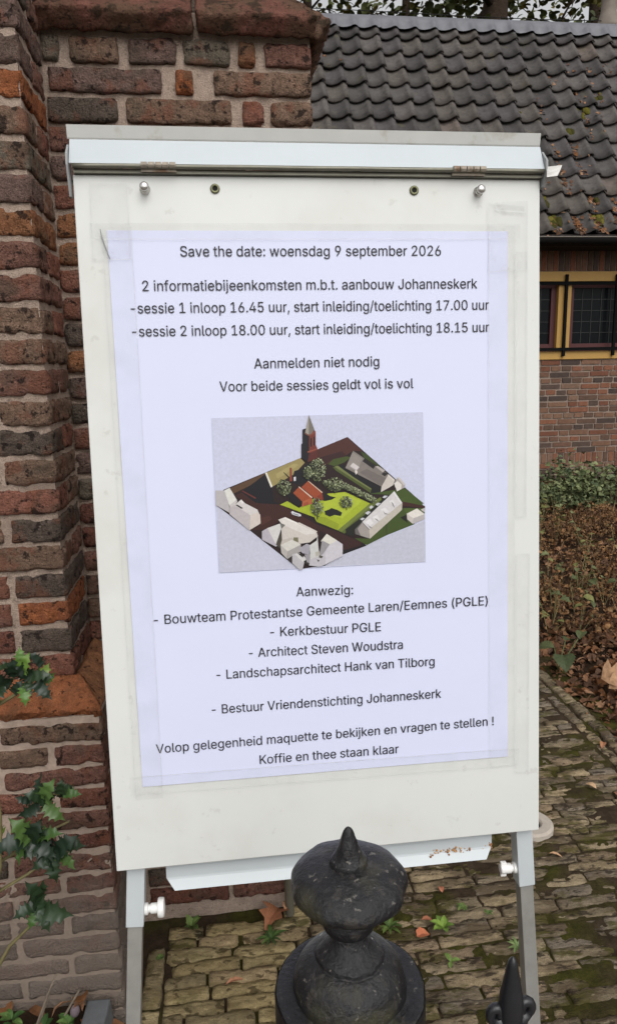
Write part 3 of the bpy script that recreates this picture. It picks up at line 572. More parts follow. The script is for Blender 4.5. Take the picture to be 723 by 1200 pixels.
PICTURE = [
    (0.0, (201, 203, 224), [(0.1312, 0.5701), (0.4554, 0.5706), (0.457, 0.3355), (0.1326, 0.3347)]),
    (0.25, (194, 195, 212), [(0.1337, 0.4362), (0.1912, 0.3969), (0.2488, 0.3434), (0.2687, 0.3363), (0.1326, 0.3347)]),
    (0.5, (190, 191, 206), [(0.3229, 0.3532), (0.4571, 0.4011), (0.457, 0.3355), (0.2955, 0.3363)]),
    (0.75, (38, 23, 23), [(0.1444, 0.462), (0.2629, 0.5062), (0.2895, 0.518), (0.3364, 0.5361), (0.4526, 0.4299), (0.4567, 0.4043), (0.3237, 0.3533), (0.2966, 0.3376), (0.2553, 0.334), (0.1815, 0.3983), (0.1319, 0.4394)]),
    (1.0, (74, 40, 35), [(0.2883, 0.5181), (0.3364, 0.5361), (0.3587, 0.5135), (0.3443, 0.5146), (0.3273, 0.5039), (0.308, 0.4975), (0.2887, 0.4887)]),
    (1.25, (54, 30, 30), [(0.2891, 0.5052), (0.3275, 0.5145), (0.3345, 0.506), (0.3129, 0.502), (0.3008, 0.4953), (0.2886, 0.4863)]),
    (1.5, (88, 64, 46), [(0.155, 0.4644), (0.207, 0.4849), (0.2115, 0.4787), (0.1723, 0.4614), (0.1581, 0.4549)]),
    (1.75, (22, 20, 27), [(0.1733, 0.459), (0.2086, 0.4835), (0.218, 0.4632), (0.2207, 0.4406), (0.2301, 0.4378), (0.2111, 0.4357), (0.1925, 0.4405), (0.1788, 0.4504), (0.1721, 0.4578)]),
    (2.0, (96, 44, 38), [(0.1717, 0.4589), (0.1736, 0.4598), (0.1939, 0.4477), (0.1918, 0.4464)]),
    (2.25, (60, 33, 29), [(0.1603, 0.4524), (0.1721, 0.4566), (0.1925, 0.4398), (0.23, 0.4359), (0.2603, 0.4187), (0.2889, 0.399), (0.2884, 0.3814), (0.2365, 0.4161), (0.2074, 0.3983), (0.1815, 0.3983), (0.1984, 0.4094), (0.1762, 0.4423)]),
    (2.5, (74, 42, 36), [(0.1963, 0.4167), (0.2129, 0.4195), (0.2155, 0.4135), (0.1994, 0.4046)]),
    (2.75, (26, 22, 24), [(0.2698, 0.4175), (0.284, 0.4112), (0.2852, 0.4058), (0.3173, 0.3911), (0.3461, 0.3765), (0.363, 0.3659), (0.3237, 0.3533), (0.3229, 0.3703), (0.2979, 0.3879), (0.2837, 0.3962), (0.2834, 0.3901), (0.289, 0.4019)]),
    (3.0, (54, 30, 28), [(0.2839, 0.4034), (0.3173, 0.3899), (0.3558, 0.3712), (0.3532, 0.3664), (0.3263, 0.3604), (0.2979, 0.3879), (0.2837, 0.3958)]),
    (3.25, (150, 136, 88), [(0.2094, 0.4853), (0.2629, 0.5062), (0.2693, 0.4989), (0.2528, 0.4819), (0.2192, 0.4643)]),
    (3.5, (164, 150, 100), [(0.2245, 0.4829), (0.2533, 0.4983), (0.2603, 0.4957), (0.2386, 0.4824), (0.2266, 0.4758)]),
    (3.75, (222, 216, 204), [(0.2082, 0.4851), (0.211, 0.4862), (0.2189, 0.4643), (0.2163, 0.4628)]),
    (4.0, (24, 22, 27), [(0.2529, 0.4866), (0.2624, 0.4891), (0.2721, 0.4953), (0.2841, 0.4996), (0.2932, 0.4851), (0.2713, 0.4694), (0.257, 0.4652), (0.2477, 0.4703)]),
    (4.25, (24, 22, 24), [(0.2364, 0.486), (0.2455, 0.4774), (0.245, 0.4746), (0.2368, 0.4841)]),
    (4.5, (132, 62, 46), [(0.246, 0.492), (0.2491, 0.4919), (0.2491, 0.4712), (0.2453, 0.4713)]),
    (4.75, (205, 205, 210), [(0.2514, 0.4772), (0.255, 0.478), (0.2548, 0.4719), (0.2519, 0.4711)]),
    (5.0, (66, 78, 35), [(0.3055, 0.4952), (0.3129, 0.5025), (0.3345, 0.5065), (0.3412, 0.5046), (0.3295, 0.4967), (0.315, 0.492)]),
    (5.25, (60, 72, 31), [(0.3563, 0.5135), (0.3658, 0.5083), (0.3908, 0.4846), (0.3824, 0.4897), (0.3609, 0.5039)]),
    (5.5, (25, 25, 29), [(0.315, 0.4901), (0.3306, 0.4943), (0.3317, 0.4872), (0.3508, 0.4813), (0.3879, 0.457), (0.3865, 0.4482), (0.3719, 0.4475), (0.3433, 0.4678)]),
    (5.75, (76, 86, 42), [(0.3126, 0.4902), (0.3198, 0.4928), (0.3458, 0.4729), (0.372, 0.4552), (0.3707, 0.4481), (0.3432, 0.4673), (0.3172, 0.4848)]),
    (6.0, (112, 118, 70), [(0.315, 0.4911), (0.3198, 0.4928), (0.3458, 0.4729), (0.372, 0.4552), (0.3715, 0.4533), (0.3445, 0.471)]),
    (6.25, (64, 80, 34), [(0.3682, 0.4472), (0.4061, 0.4515), (0.4257, 0.4531), (0.4555, 0.4283), (0.4205, 0.4297), (0.406, 0.4438)]),
    (6.5, (66, 82, 34), [(0.4109, 0.4474), (0.4245, 0.4541), (0.4555, 0.4246), (0.4205, 0.4337)]),
    (6.75, (62, 35, 31), [(0.4181, 0.4338), (0.457, 0.4245), (0.4569, 0.4209), (0.4192, 0.4265)]),
    (7.0, (62, 78, 32), [(0.4192, 0.4241), (0.4301, 0.4128), (0.4398, 0.3965), (0.3951, 0.381), (0.363, 0.3667), (0.3437, 0.3785), (0.3681, 0.3767)]),
    (7.25, (72, 90, 38), [(0.4216, 0.4226), (0.4569, 0.4209), (0.4558, 0.4051), (0.4398, 0.399), (0.43, 0.4047), (0.4276, 0.4136)]),
    (7.5, (52, 62, 28), [(0.3942, 0.3985), (0.3959, 0.3985), (0.3956, 0.381), (0.3939, 0.3806)]),
    (7.75, (158, 172, 44), [(0.2295, 0.4359), (0.2408, 0.4409), (0.2583, 0.4295), (0.2825, 0.4439), (0.3044, 0.4502), (0.3308, 0.4515), (0.3692, 0.4322), (0.3174, 0.3923), (0.2852, 0.407), (0.2817, 0.4142)]),
    (8.0, (170, 184, 56), [(0.3019, 0.4481), (0.3284, 0.4506), (0.3571, 0.4363), (0.3251, 0.4108), (0.3059, 0.4169), (0.2942, 0.4269)]),
    (8.25, (140, 152, 40), [(0.2843, 0.4154), (0.2986, 0.4136), (0.32, 0.4018), (0.3174, 0.3928), (0.2852, 0.4072)]),
    (8.5, (108, 118, 56), [(0.3692, 0.4322), (0.3864, 0.4414), (0.3878, 0.437), (0.3281, 0.3865), (0.3174, 0.3923)]),
    (8.75, (84, 94, 46), [(0.3695, 0.4262), (0.3873, 0.4375), (0.3877, 0.436), (0.3281, 0.3865), (0.3233, 0.3891)]),
    (9.0, (28, 28, 26), [(0.2888, 0.4505), (0.2996, 0.4517), (0.3067, 0.446), (0.3162, 0.4439), (0.3089, 0.4402), (0.2993, 0.4387), (0.2898, 0.4414)]),
    (9.25, (28, 28, 26), [(0.2977, 0.4232), (0.3049, 0.4253), (0.3086, 0.4275), (0.3181, 0.424), (0.3253, 0.4196), (0.3227, 0.4142), (0.3131, 0.4165), (0.3058, 0.414), (0.2987, 0.4176)]),
    (9.5, (30, 32, 27), [(0.3295, 0.393), (0.364, 0.4168), (0.3912, 0.4397), (0.3986, 0.4423), (0.3564, 0.4026), (0.344, 0.3923), (0.3426, 0.381), (0.3317, 0.3844)]),
    (9.75, (196, 196, 202), [(0.3678, 0.4263), (0.3715, 0.429), (0.3749, 0.4264), (0.3702, 0.4233)]),
    (10.0, (196, 196, 202), [(0.3776, 0.4302), (0.3814, 0.4329), (0.3862, 0.4318), (0.3813, 0.4276)]),
    (10.25, (196, 196, 202), [(0.3888, 0.4406), (0.3925, 0.4435), (0.3979, 0.4428), (0.3929, 0.4392)]),
    (10.5, (196, 196, 202), [(0.3611, 0.4174), (0.366, 0.4203), (0.3706, 0.4187), (0.3652, 0.4143)]),
    (10.75, (196, 196, 202), [(0.3529, 0.4081), (0.3566, 0.4104), (0.3609, 0.4092), (0.3565, 0.406)]),
    (11.0, (100, 96, 94), [(0.3445, 0.3923), (0.3564, 0.4038), (0.3679, 0.39), (0.3676, 0.3767), (0.3451, 0.385)]),
    (11.25, (156, 148, 143), [(0.3489, 0.3933), (0.3564, 0.4026), (0.3674, 0.39), (0.3674, 0.3774), (0.3535, 0.3822)]),
    (11.5, (188, 180, 168), [(0.3672, 0.3917), (0.4205, 0.4306), (0.4198, 0.42), (0.3678, 0.3764)]),
    (11.75, (207, 203, 203), [(0.3564, 0.4038), (0.408, 0.4499), (0.4205, 0.4308), (0.3672, 0.3917)]),
    (12.0, (222, 219, 219), [(0.406, 0.4476), (0.408, 0.4499), (0.4205, 0.4308), (0.4185, 0.4295)]),
    (12.25, (221, 218, 218), [(0.3608, 0.4036), (0.3692, 0.4088), (0.3739, 0.4014), (0.3672, 0.3954)]),
    (12.5, (146, 142, 143), [(0.3637, 0.4009), (0.3673, 0.3973), (0.3733, 0.3927), (0.3684, 0.3934)]),
    (12.75, (221, 218, 218), [(0.3724, 0.4104), (0.3798, 0.4137), (0.3843, 0.4067), (0.3779, 0.4036)]),
    (13.0, (146, 142, 143), [(0.3755, 0.4086), (0.3797, 0.4074), (0.3837, 0.4024), (0.3789, 0.405)]),
    (13.25, (221, 218, 218), [(0.386, 0.4219), (0.3934, 0.4252), (0.3992, 0.4177), (0.3908, 0.4152)]),
    (13.5, (146, 142, 143), [(0.3889, 0.4201), (0.3928, 0.4165), (0.3991, 0.4134), (0.3923, 0.4141)]),
    (13.75, (221, 218, 218), [(0.3994, 0.4341), (0.4054, 0.4368), (0.4097, 0.4289), (0.4057, 0.4257)]),
    (14.0, (146, 142, 143), [(0.4024, 0.434), (0.4062, 0.4305), (0.4088, 0.4233), (0.4052, 0.4266)]),
    (14.25, (26, 26, 23), [(0.4172, 0.4082), (0.4271, 0.4122), (0.4284, 0.3995), (0.4314, 0.3969)]),
    (14.5, (221, 215, 207), [(0.4272, 0.4136), (0.4438, 0.4212), (0.4563, 0.4116), (0.4379, 0.4059)]),
    (14.75, (198, 190, 184), [(0.4272, 0.4136), (0.4379, 0.4059), (0.4368, 0.3971), (0.428, 0.4048)]),
    (15.0, (178, 172, 171), [(0.4379, 0.4059), (0.4563, 0.4114), (0.4562, 0.4038), (0.4368, 0.3971)]),
    (15.25, (190, 184, 180), [(0.45, 0.4192), (0.4564, 0.4216), (0.4564, 0.4148), (0.4524, 0.4169)]),
    (15.5, (126, 118, 112), [(0.3443, 0.5146), (0.3992, 0.4764), (0.3879, 0.4577), (0.3317, 0.4884)]),
    (15.75, (142, 134, 128), [(0.3433, 0.5123), (0.3585, 0.5024), (0.3508, 0.4829), (0.3322, 0.4891)]),
    (16.0, (112, 104, 100), [(0.3654, 0.486), (0.3954, 0.4701), (0.3879, 0.4582), (0.3532, 0.4812)]),
    (16.25, (198, 189, 181), [(0.3879, 0.4577), (0.3992, 0.4764), (0.4093, 0.4672), (0.4062, 0.4592), (0.3865, 0.4489)]),
    (16.5, (216, 209, 203), [(0.3992, 0.4764), (0.4093, 0.4672), (0.4083, 0.4653), (0.3982, 0.4746)]),
    (16.75, (36, 34, 34), [(0.3584, 0.4981), (0.3621, 0.5022), (0.379, 0.4903), (0.3755, 0.4856)]),
    (17.0, (178, 170, 164), [(0.3787, 0.4889), (0.3824, 0.4902), (0.3939, 0.4826), (0.39, 0.4799)]),
    (17.25, (40, 38, 38), [(0.388, 0.4771), (0.3919, 0.4803), (0.3982, 0.4772), (0.3933, 0.4733)]),
    (17.5, (160, 152, 152), [(0.3385, 0.4905), (0.3439, 0.4967), (0.3538, 0.4888), (0.3489, 0.483)]),
    (17.75, (204, 196, 194), [(0.339, 0.4912), (0.3439, 0.4962), (0.3534, 0.4893), (0.3489, 0.4847)]),
    (18.0, (214, 206, 200), [(0.346, 0.4838), (0.3489, 0.4851), (0.3508, 0.4813), (0.3478, 0.4776)]),
    (18.25, (168, 160, 156), [(0.4075, 0.4618), (0.4137, 0.4711), (0.4253, 0.4599), (0.4245, 0.4546), (0.4122, 0.4496)]),
    (18.5, (216, 209, 203), [(0.4077, 0.4615), (0.4136, 0.4656), (0.4197, 0.4596), (0.4188, 0.4524), (0.4122, 0.4493)]),
    (18.75, (200, 192, 188), [(0.4132, 0.4709), (0.4162, 0.4713), (0.4256, 0.4604), (0.4229, 0.4585)]),
    (19.0, (148, 70, 42), [(0.2628, 0.4614), (0.2733, 0.4705), (0.2947, 0.4519), (0.2825, 0.4434)]),
    (19.25, (128, 54, 38), [(0.2825, 0.4434), (0.2947, 0.4519), (0.2963, 0.4411), (0.2847, 0.4376)]),
    (19.5, (206, 180, 160), [(0.2726, 0.471), (0.2742, 0.4709), (0.2956, 0.4524), (0.2942, 0.4515)]),
    (19.75, (24, 20, 22), [(0.2377, 0.454), (0.25, 0.4531), (0.2638, 0.4388), (0.2621, 0.4317), (0.2513, 0.4345)]),
    (20.0, (152, 73, 43), [(0.25, 0.4531), (0.2588, 0.4619), (0.2787, 0.4448), (0.2638, 0.4392)]),
    (20.25, (168, 90, 56), [(0.2638, 0.4392), (0.2787, 0.4448), (0.2794, 0.4357), (0.2626, 0.4314)]),
    (20.5, (150, 74, 48), [(0.2656, 0.4368), (0.2728, 0.4393), (0.2732, 0.4341), (0.266, 0.4325)]),
    (20.75, (212, 188, 170), [(0.2581, 0.4624), (0.2597, 0.4626), (0.2797, 0.4452), (0.2782, 0.4441)]),
    (21.0, (206, 206, 211), [(0.2457, 0.424), (0.2486, 0.4256), (0.25, 0.4241), (0.2608, 0.4198), (0.2614, 0.4169), (0.2574, 0.4166), (0.2473, 0.4202)]),
    (21.25, (120, 120, 126), [(0.249, 0.4222), (0.2579, 0.419), (0.2574, 0.4176), (0.2489, 0.4208)]),
    (21.5, (26, 24, 29), [(0.2671, 0.5492), (0.2725, 0.5509), (0.2772, 0.5419), (0.2763, 0.5092), (0.2736, 0.4997), (0.2641, 0.5061), (0.2648, 0.5272), (0.2664, 0.5283)]),
    (21.75, (112, 52, 42), [(0.2772, 0.5419), (0.2854, 0.5482), (0.2872, 0.5451), (0.2867, 0.5253), (0.2891, 0.5201), (0.2888, 0.506), (0.2817, 0.5016), (0.2736, 0.4997), (0.2763, 0.5092)]),
    (22.0, (86, 38, 34), [(0.2764, 0.5128), (0.2891, 0.5177), (0.2888, 0.506), (0.2817, 0.5016), (0.2736, 0.4997)]),
    (22.25, (138, 74, 58), [(0.2739, 0.5159), (0.2892, 0.5205), (0.2891, 0.5187), (0.274, 0.5138)]),
    (22.5, (134, 68, 54), [(0.2772, 0.541), (0.287, 0.5463), (0.2872, 0.544), (0.2774, 0.5387)]),
    (22.75, (34, 24, 27), [(0.2789, 0.5354), (0.2813, 0.5362), (0.281, 0.5236), (0.2786, 0.5225)]),
    (23.0, (34, 24, 27), [(0.2832, 0.5371), (0.2856, 0.538), (0.2853, 0.5254), (0.2829, 0.5245)]),
    (23.25, (134, 70, 56), [(0.2815, 0.5362), (0.283, 0.5369), (0.2826, 0.5245), (0.2812, 0.5238)]),
    (23.5, (158, 151, 139), [(0.2774, 0.5712), (0.2712, 0.5444), (0.2765, 0.5413)]),
    (23.75, (116, 110, 103), [(0.2774, 0.5712), (0.2765, 0.5413), (0.2801, 0.5419), (0.2854, 0.5487)]),
    (24.0, (120, 70, 58), [(0.2702, 0.5445), (0.2765, 0.5413), (0.2805, 0.5423), (0.2795, 0.54), (0.2762, 0.5392), (0.2706, 0.5426)]),
    (24.25, (182, 176, 178), [(0.1324, 0.4616), (0.1455, 0.4609), (0.1512, 0.4457), (0.1527, 0.4263), (0.1319, 0.4394)]),
    (24.5, (215, 214, 207), [(0.1456, 0.4611), (0.1538, 0.4648), (0.1638, 0.4463), (0.1527, 0.4372)]),
    (24.75, (194, 188, 186), [(0.1527, 0.4386), (0.1638, 0.4463), (0.1646, 0.4428), (0.1602, 0.4378), (0.1529, 0.4315)]),
    (25.0, (206, 200, 197), [(0.1602, 0.4383), (0.1705, 0.4463), (0.1761, 0.4404), (0.1945, 0.4298), (0.1979, 0.4211), (0.1836, 0.4217)]),
    (25.25, (222, 218, 214), [(0.1681, 0.4438), (0.1708, 0.4463), (0.1743, 0.4415), (0.1719, 0.4397)]),
    (25.5, (184, 177, 178), [(0.1526, 0.435), (0.1602, 0.4383), (0.1836, 0.4217), (0.1806, 0.3988), (0.1522, 0.4245)]),
    (25.75, (206, 194, 186), [(0.1836, 0.4217), (0.1948, 0.4255), (0.1984, 0.422), (0.1986, 0.4083), (0.1808, 0.3984)]),
    (26.0, (50, 44, 45), [(0.1611, 0.4385), (0.1644, 0.4388), (0.173, 0.433), (0.1702, 0.432)]),
    (26.25, (160, 152, 150), [(0.1508, 0.4316), (0.1529, 0.4315), (0.1527, 0.4268), (0.1514, 0.4273)]),
    (26.5, (178, 172, 180), [(0.2003, 0.3963), (0.2087, 0.4007), (0.2236, 0.3732), (0.2207, 0.3714), (0.1998, 0.3832)]),
    (26.75, (207, 204, 201), [(0.2087, 0.4007), (0.2281, 0.4069), (0.2307, 0.4009), (0.2208, 0.3748)]),
    (27.0, (70, 64, 56), [(0.2208, 0.3748), (0.2286, 0.3926), (0.2316, 0.3829), (0.2299, 0.3743), (0.2266, 0.3683)]),
    (27.25, (200, 192, 184), [(0.23, 0.3997), (0.2361, 0.4047), (0.2666, 0.388), (0.2814, 0.3887), (0.2835, 0.393), (0.2864, 0.3847), (0.2734, 0.3756), (0.2566, 0.374), (0.246, 0.3808), (0.2306, 0.3815)]),
    (27.5, (215, 209, 203), [(0.2257, 0.413), (0.2365, 0.4166), (0.2839, 0.3925), (0.2814, 0.3883), (0.2666, 0.388), (0.2314, 0.4054)]),
    (27.75, (228, 223, 217), [(0.2365, 0.4166), (0.2839, 0.3925), (0.2829, 0.3906), (0.234, 0.4148)]),
    (28.0, (110, 108, 102), [(0.2286, 0.4079), (0.2365, 0.4044), (0.2299, 0.3983)]),
    (28.25, (208, 200, 192), [(0.254, 0.4058), (0.2576, 0.4076), (0.2854, 0.3924), (0.2839, 0.3901)]),
    (28.5, (186, 178, 170), [(0.2306, 0.3817), (0.2461, 0.3846), (0.2477, 0.3807), (0.2279, 0.3735)]),
    (28.75, (116, 112, 88), [(0.2485, 0.3845), (0.2554, 0.3842), (0.2557, 0.3762), (0.2477, 0.38)]),
    (29.0, (207, 203, 195), [(0.2279, 0.3735), (0.246, 0.381), (0.2594, 0.3729), (0.2386, 0.3633)]),
    (29.25, (178, 172, 167), [(0.2279, 0.3735), (0.2386, 0.3633), (0.2372, 0.3511), (0.2287, 0.3614)]),
    (29.5, (162, 157, 154), [(0.2386, 0.3633), (0.2594, 0.3729), (0.2591, 0.3619), (0.2489, 0.358), (0.2377, 0.3511)]),
    (29.75, (48, 43, 40), [(0.2377, 0.3511), (0.2454, 0.3546), (0.2451, 0.3444), (0.2414, 0.3473)]),
    (30.0, (182, 178, 181), [(0.2456, 0.3582), (0.2537, 0.3602), (0.2646, 0.3471), (0.2606, 0.3332), (0.2553, 0.334), (0.2451, 0.3444)]),
    (30.25, (205, 203, 201), [(0.2494, 0.358), (0.2566, 0.36), (0.2683, 0.3498), (0.2619, 0.3453)]),
    (30.5, (42, 38, 36), [(0.2537, 0.3597), (0.2637, 0.3573), (0.2621, 0.352), (0.2584, 0.3551)]),
    (30.75, (52, 48, 44), [(0.263, 0.3476), (0.2729, 0.3418), (0.2711, 0.3395), (0.2638, 0.3435)]),
    (31.0, (160, 156, 164), [(0.2563, 0.3668), (0.2685, 0.3739), (0.2737, 0.3713), (0.2719, 0.3564), (0.2609, 0.3593)]),
    (31.25, (150, 146, 150), [(0.2644, 0.3572), (0.2728, 0.3568), (0.2729, 0.3423), (0.2677, 0.345)]),
    (31.5, (198, 197, 194), [(0.2733, 0.3713), (0.2843, 0.378), (0.2855, 0.3901), (0.286, 0.3745), (0.2877, 0.3537), (0.2729, 0.3428)]),
    (31.75, (186, 182, 187), [(0.2874, 0.3538), (0.2974, 0.3691), (0.3047, 0.3712), (0.3246, 0.3697), (0.3241, 0.352), (0.2967, 0.3395), (0.2869, 0.3366), (0.2713, 0.3394), (0.2728, 0.3485)]),
    (32.0, (198, 194, 200), [(0.3047, 0.3712), (0.3158, 0.3767), (0.3246, 0.3702), (0.3241, 0.352), (0.2967, 0.3395), (0.2972, 0.3594)]),
    (32.25, (213, 209, 197), [(0.2904, 0.3767), (0.2999, 0.3878), (0.3158, 0.3767), (0.3047, 0.3707)]),
    (32.5, (148, 144, 147), [(0.2924, 0.3778), (0.3043, 0.3712), (0.2937, 0.3567), (0.2869, 0.3522)]),
    (32.75, (84, 80, 70), [(0.2874, 0.355), (0.2936, 0.3528), (0.2911, 0.3495), (0.2868, 0.3512)]),
    (33.0, (70, 66, 58), [(0.2836, 0.3484), (0.2877, 0.3468), (0.2857, 0.344)]),
    (33.25, (176, 172, 160), [(0.2815, 0.3602), (0.2876, 0.3613), (0.2884, 0.355), (0.2821, 0.3529)]),
]
PICTURE_TREES = [(0.2882, 0.4875, 0.0132, 0.0178), (0.2361, 0.4625, 0.0109, 0.0127), (0.2859, 0.4297, 0.0096, 0.015), (0.3138, 0.4636, 0.015, 0.0109), (0.3317, 0.4361, 0.0105, 0.01), (0.2741, 0.4835, 0.0077, 0.01), (0.3311, 0.4611, 0.005, 0.0046), (0.3364, 0.4582, 0.005, 0.0046), (0.3418, 0.4553, 0.005, 0.0046), (0.3471, 0.4524, 0.005, 0.0046), (0.3525, 0.4495, 0.005, 0.0046), (0.3579, 0.4466, 0.005, 0.0046), (0.3633, 0.4437, 0.005, 0.0046), (0.3687, 0.4408, 0.005, 0.0046), (0.3741, 0.4379, 0.005, 0.0046), (0.3, 0.4672, 0.0041, 0.0032), (0.3072, 0.4655, 0.0041, 0.0032), (0.3143, 0.4638, 0.0041, 0.0032), (0.3215, 0.4621, 0.0041, 0.0032), (0.3286, 0.4604, 0.0041, 0.0032)]

# ================================================================== THE SETTING
# ------------------------------------------------------------------ ground
mb = MB()
mb.add([(-150, -60, -0.06), (150, -60, -0.06), (150, 400, -0.06), (-150, 400, -0.06)], [(0, 1, 2, 3)], lin(70, 58, 44))
meta(mb.build('ground', M['soil']), kind='structure')

# soil and moss that fill the joints of the path
MOSS = lin(62, 60, 26)
SOIL = lin(60, 49, 38)
def soil_sheet(x0, x1, y0, y1, step, zf, cf, name, material):
    nx, ny = int((x1 - x0) / step), int((y1 - y0) / step)
    X, Y = np.meshgrid(np.linspace(x0, x1, nx + 1), np.linspace(y0, y1, ny + 1), indexing='ij')
    P = np.stack([X.ravel(), Y.ravel(), np.zeros(X.size)], axis=1)
    P[:, 2] = zf(P)
    idx = np.arange(X.size).reshape(nx + 1, ny + 1)
    f = np.stack([idx[:-1, :-1].ravel(), idx[1:, :-1].ravel(), idx[1:, 1:].ravel(), idx[:-1, 1:].ravel()], axis=1)
    cen = P[f].mean(axis=1)
    b = MB()
    b.add(P, f.tolist(), [tuple(c) for c in cf(cen)])
    return b.build(name, material, smooth=True)

def path_wear(P):
    """0 = clean clinker near the corner of the wall, 1 = sunk and mossy"""
    d = np.clip((P[:, 0] - 0.15) / 0.35, 0, 1) + np.clip((P[:, 1] - 1.62) / 0.25, 0, 1)
    return np.clip(d, 0, 1)

def joint_z(P):
    wv = path_wear(P)
    Q = P * np.array([.45, 1, 1])
    return -0.0115 + 0.0035 * wv + fbm(Q, 26, 3, 3) * (0.005 + 0.006 * wv) + np.clip(fbm(Q, 7, 8, 2), 0, 1) * 0.009 * wv
def joint_c(P):
    t = np.clip(fbm(P, 9, 41, 3) * 1.6 + .35, 0, 1)[:, None]
    c = np.array(SOIL) * (1 - t) + np.array(MOSS) * t
    return c * (1 + .25 * noise3(P, 60, 4))[:, None]
o = soil_sheet(-0.30, 1.60, 0.95, 3.6, 0.010, joint_z, joint_c, 'path_joints', M['soil'])
meta(o, 'moss and soil packed in the joints of the brick path', 'moss', kind='stuff')
o = soil_sheet(-0.30, 1.60, 3.6, 6.6, 0.03, joint_z, joint_c, 'path_joints', M['soil'])
meta(o, 'moss and soil packed in the joints of the brick path', 'moss', kind='stuff')

# the path itself: clay pavers on edge in rows across, a row on end along each side
M['paver_moss'] = mat('mossy_paver', rough=0.95, vcol=True, var=0.4, vscale=60, bump=1.0, bscale=150, spec=0.1, bdist=0.010, grain=0.35, stretch=(.38, 1, 1),
                      spots=[(lin(92, 79, 62), 16, 0.47, 0.10, 0.85), (lin(72, 68, 32), 22, 0.52, 0.08, 0.8), (lin(48, 41, 34), 62, 0.55, 0.06, 0.8), (lin(172, 158, 132), 80, 0.62, 0.05, .6)])
M['paver_clean'] = mat('clean_paver', rough=0.93, vcol=True, var=0.35, vscale=60, bump=1.0, bscale=150, spec=0.1, bdist=0.010, grain=0.3, stretch=(.55, 1, 1),
                       spots=[(lin(118, 102, 70), 16, 0.50, 0.10, 0.65), (lin(74, 62, 42), 50, 0.565, 0.05, 0.8), (lin(190, 172, 128), 60, 0.62, 0.05, .5), (lin(86, 80, 44), 11, 0.58, 0.12, 0.65), (lin(128, 122, 112), 17, 0.66, 0.06, 0.6)])
YEL = [lin(164, 147, 108), lin(152, 135, 98), lin(170, 153, 116), lin(142, 127, 94), lin(130, 116, 88), lin(158, 138, 106)]
BRN = [lin(142, 127, 103), lin(128, 115, 94), lin(150, 133, 106), lin(116, 104, 87), lin(136, 118, 96), lin(122, 111, 97)]
pm = MB()
y = 0.80
row = 0
PITCH = 0.0405
while y < 6.4:
    far = y > 3.4
    x = -0.19 - rng.random() * 0.16
    while x < 1.36:
        L = 0.168 + rng.uniform(-.012, .012)
        if rng.random() < .12: L = rng.uniform(.09, .13)
        a, b = max(x, -0.19), min(x + L, 1.37)
        hidden = b < 0.24 and y > 1.70
        if b - a > 0.035 and not hidden:
            wv = float(path_wear(np.array([[(a + b) / 2, y, 0]]))[0])
            moss = rng.random() < wv
            c = rng.choice(BRN if rng.random() < wv else YEL)
            wd = 0.0386 + rng.uniform(-.003, .002)
            yy = y + rng.uniform(-.0025, .0025) + 0.010 * math.sin(x * 2.1 + row * .2)
            z = rng.uniform(-.004, .003) - .003 * wv
            t1, t2, t3 = rng.uniform(-.03, .03), rng.uniform(-.012, .012), rng.uniform(-.022, .022)
            cx, cy = (a + b) / 2, yy
            def tilt(P, cx=cx, cy=cy, z=z, t1=t1, t2=t2, t3=t3):
                Q = P.copy()
                dx, dy = P[:, 0] - cx, P[:, 1] - cy
                Q[:, 2] += z + dy * t1 + dx * t2
                Q[:, 1] += dx * t3
                return Q
            before = len(pm.f)
            old_brick(pm, a + .0002, b - .0002, yy - wd / 2, yy + wd / 2, -0.035, 0.0, c, res=(0.03 if far else 0.0105), r=0.0026, amp=0.0026 + .001 * wv, seed=row * 3 + 1, top=tilt)
            for k in range(before, len(pm.f)): pm.m[k] = 1 if moss else 0
        x += L + 0.006
    y += PITCH
    row += 1
# border rows, bricks on end along the path
for side, (x0, x1) in enumerate(((-0.238, -0.197), (1.382, 1.428), (1.440, 1.490))):
    yb = 0.80 + .07 * side
    while yb < 5.8:
        L = 0.17 + rng.uniform(-.01, .01)
        if not (side == 0 and yb > 1.62):
            c = rng.choice(YEL if side == 0 else BRN)
            ms = 0 if side == 0 else 1
            before = len(pm.f)
            zz = rng.uniform(-.004, .003) + (.006 if side == 2 else 0)
            old_brick(pm, x0 + rng.uniform(-.003, .003), x1, yb, yb + L - .007, -0.05, zz, c, res=0.0125 if yb < 3.2 else .03, r=.008, amp=.005, seed=77 + side)
            for k in range(before, len(pm.f)): pm.m[k] = ms
        yb += L
o = pm.build('brick_path', [M['paver_clean'], M['paver_moss']], smooth=True)
meta(o, kind='structure')

# pavement on the near side of the fence
mb = MB()
mb.box(-30, 30, -14, 0.50, -0.2, 0.0, lin(112, 106, 98))
meta(mb.build('pavement', M['pavement']), kind='structure')
# border soil on the right and left
def bed_z(P):
    e = np.clip((P[:, 0] - 1.50) / .5, 0, 1)
    return -0.03 + 0.07 * e + fbm(P, 2.2, 6, 3) * .05 * e
def bed_c(P):
    t = np.clip(fbm(P, 3, 12, 3) + .5, 0, 1)[:, None]
    return np.array(lin(58, 44, 33)) * (1 - t) + np.array(lin(44, 34, 26)) * t
meta(soil_sheet(1.50, 9.5, 0.75, 7.44, 0.05, bed_z, bed_c, 'planting_bed', M['soil']), kind='structure')
def bedl_z(P):
    e = np.clip((-0.25 - P[:, 0]) / .10, 0, 1)
    return -0.03 + (0.085 + fbm(P, 9, 6, 3) * .03) * e
meta(soil_sheet(-2.2, -0.24, 0.75, 1.60, 0.025, bedl_z, bed_c, 'planting_bed', M['soil']), kind='structure')

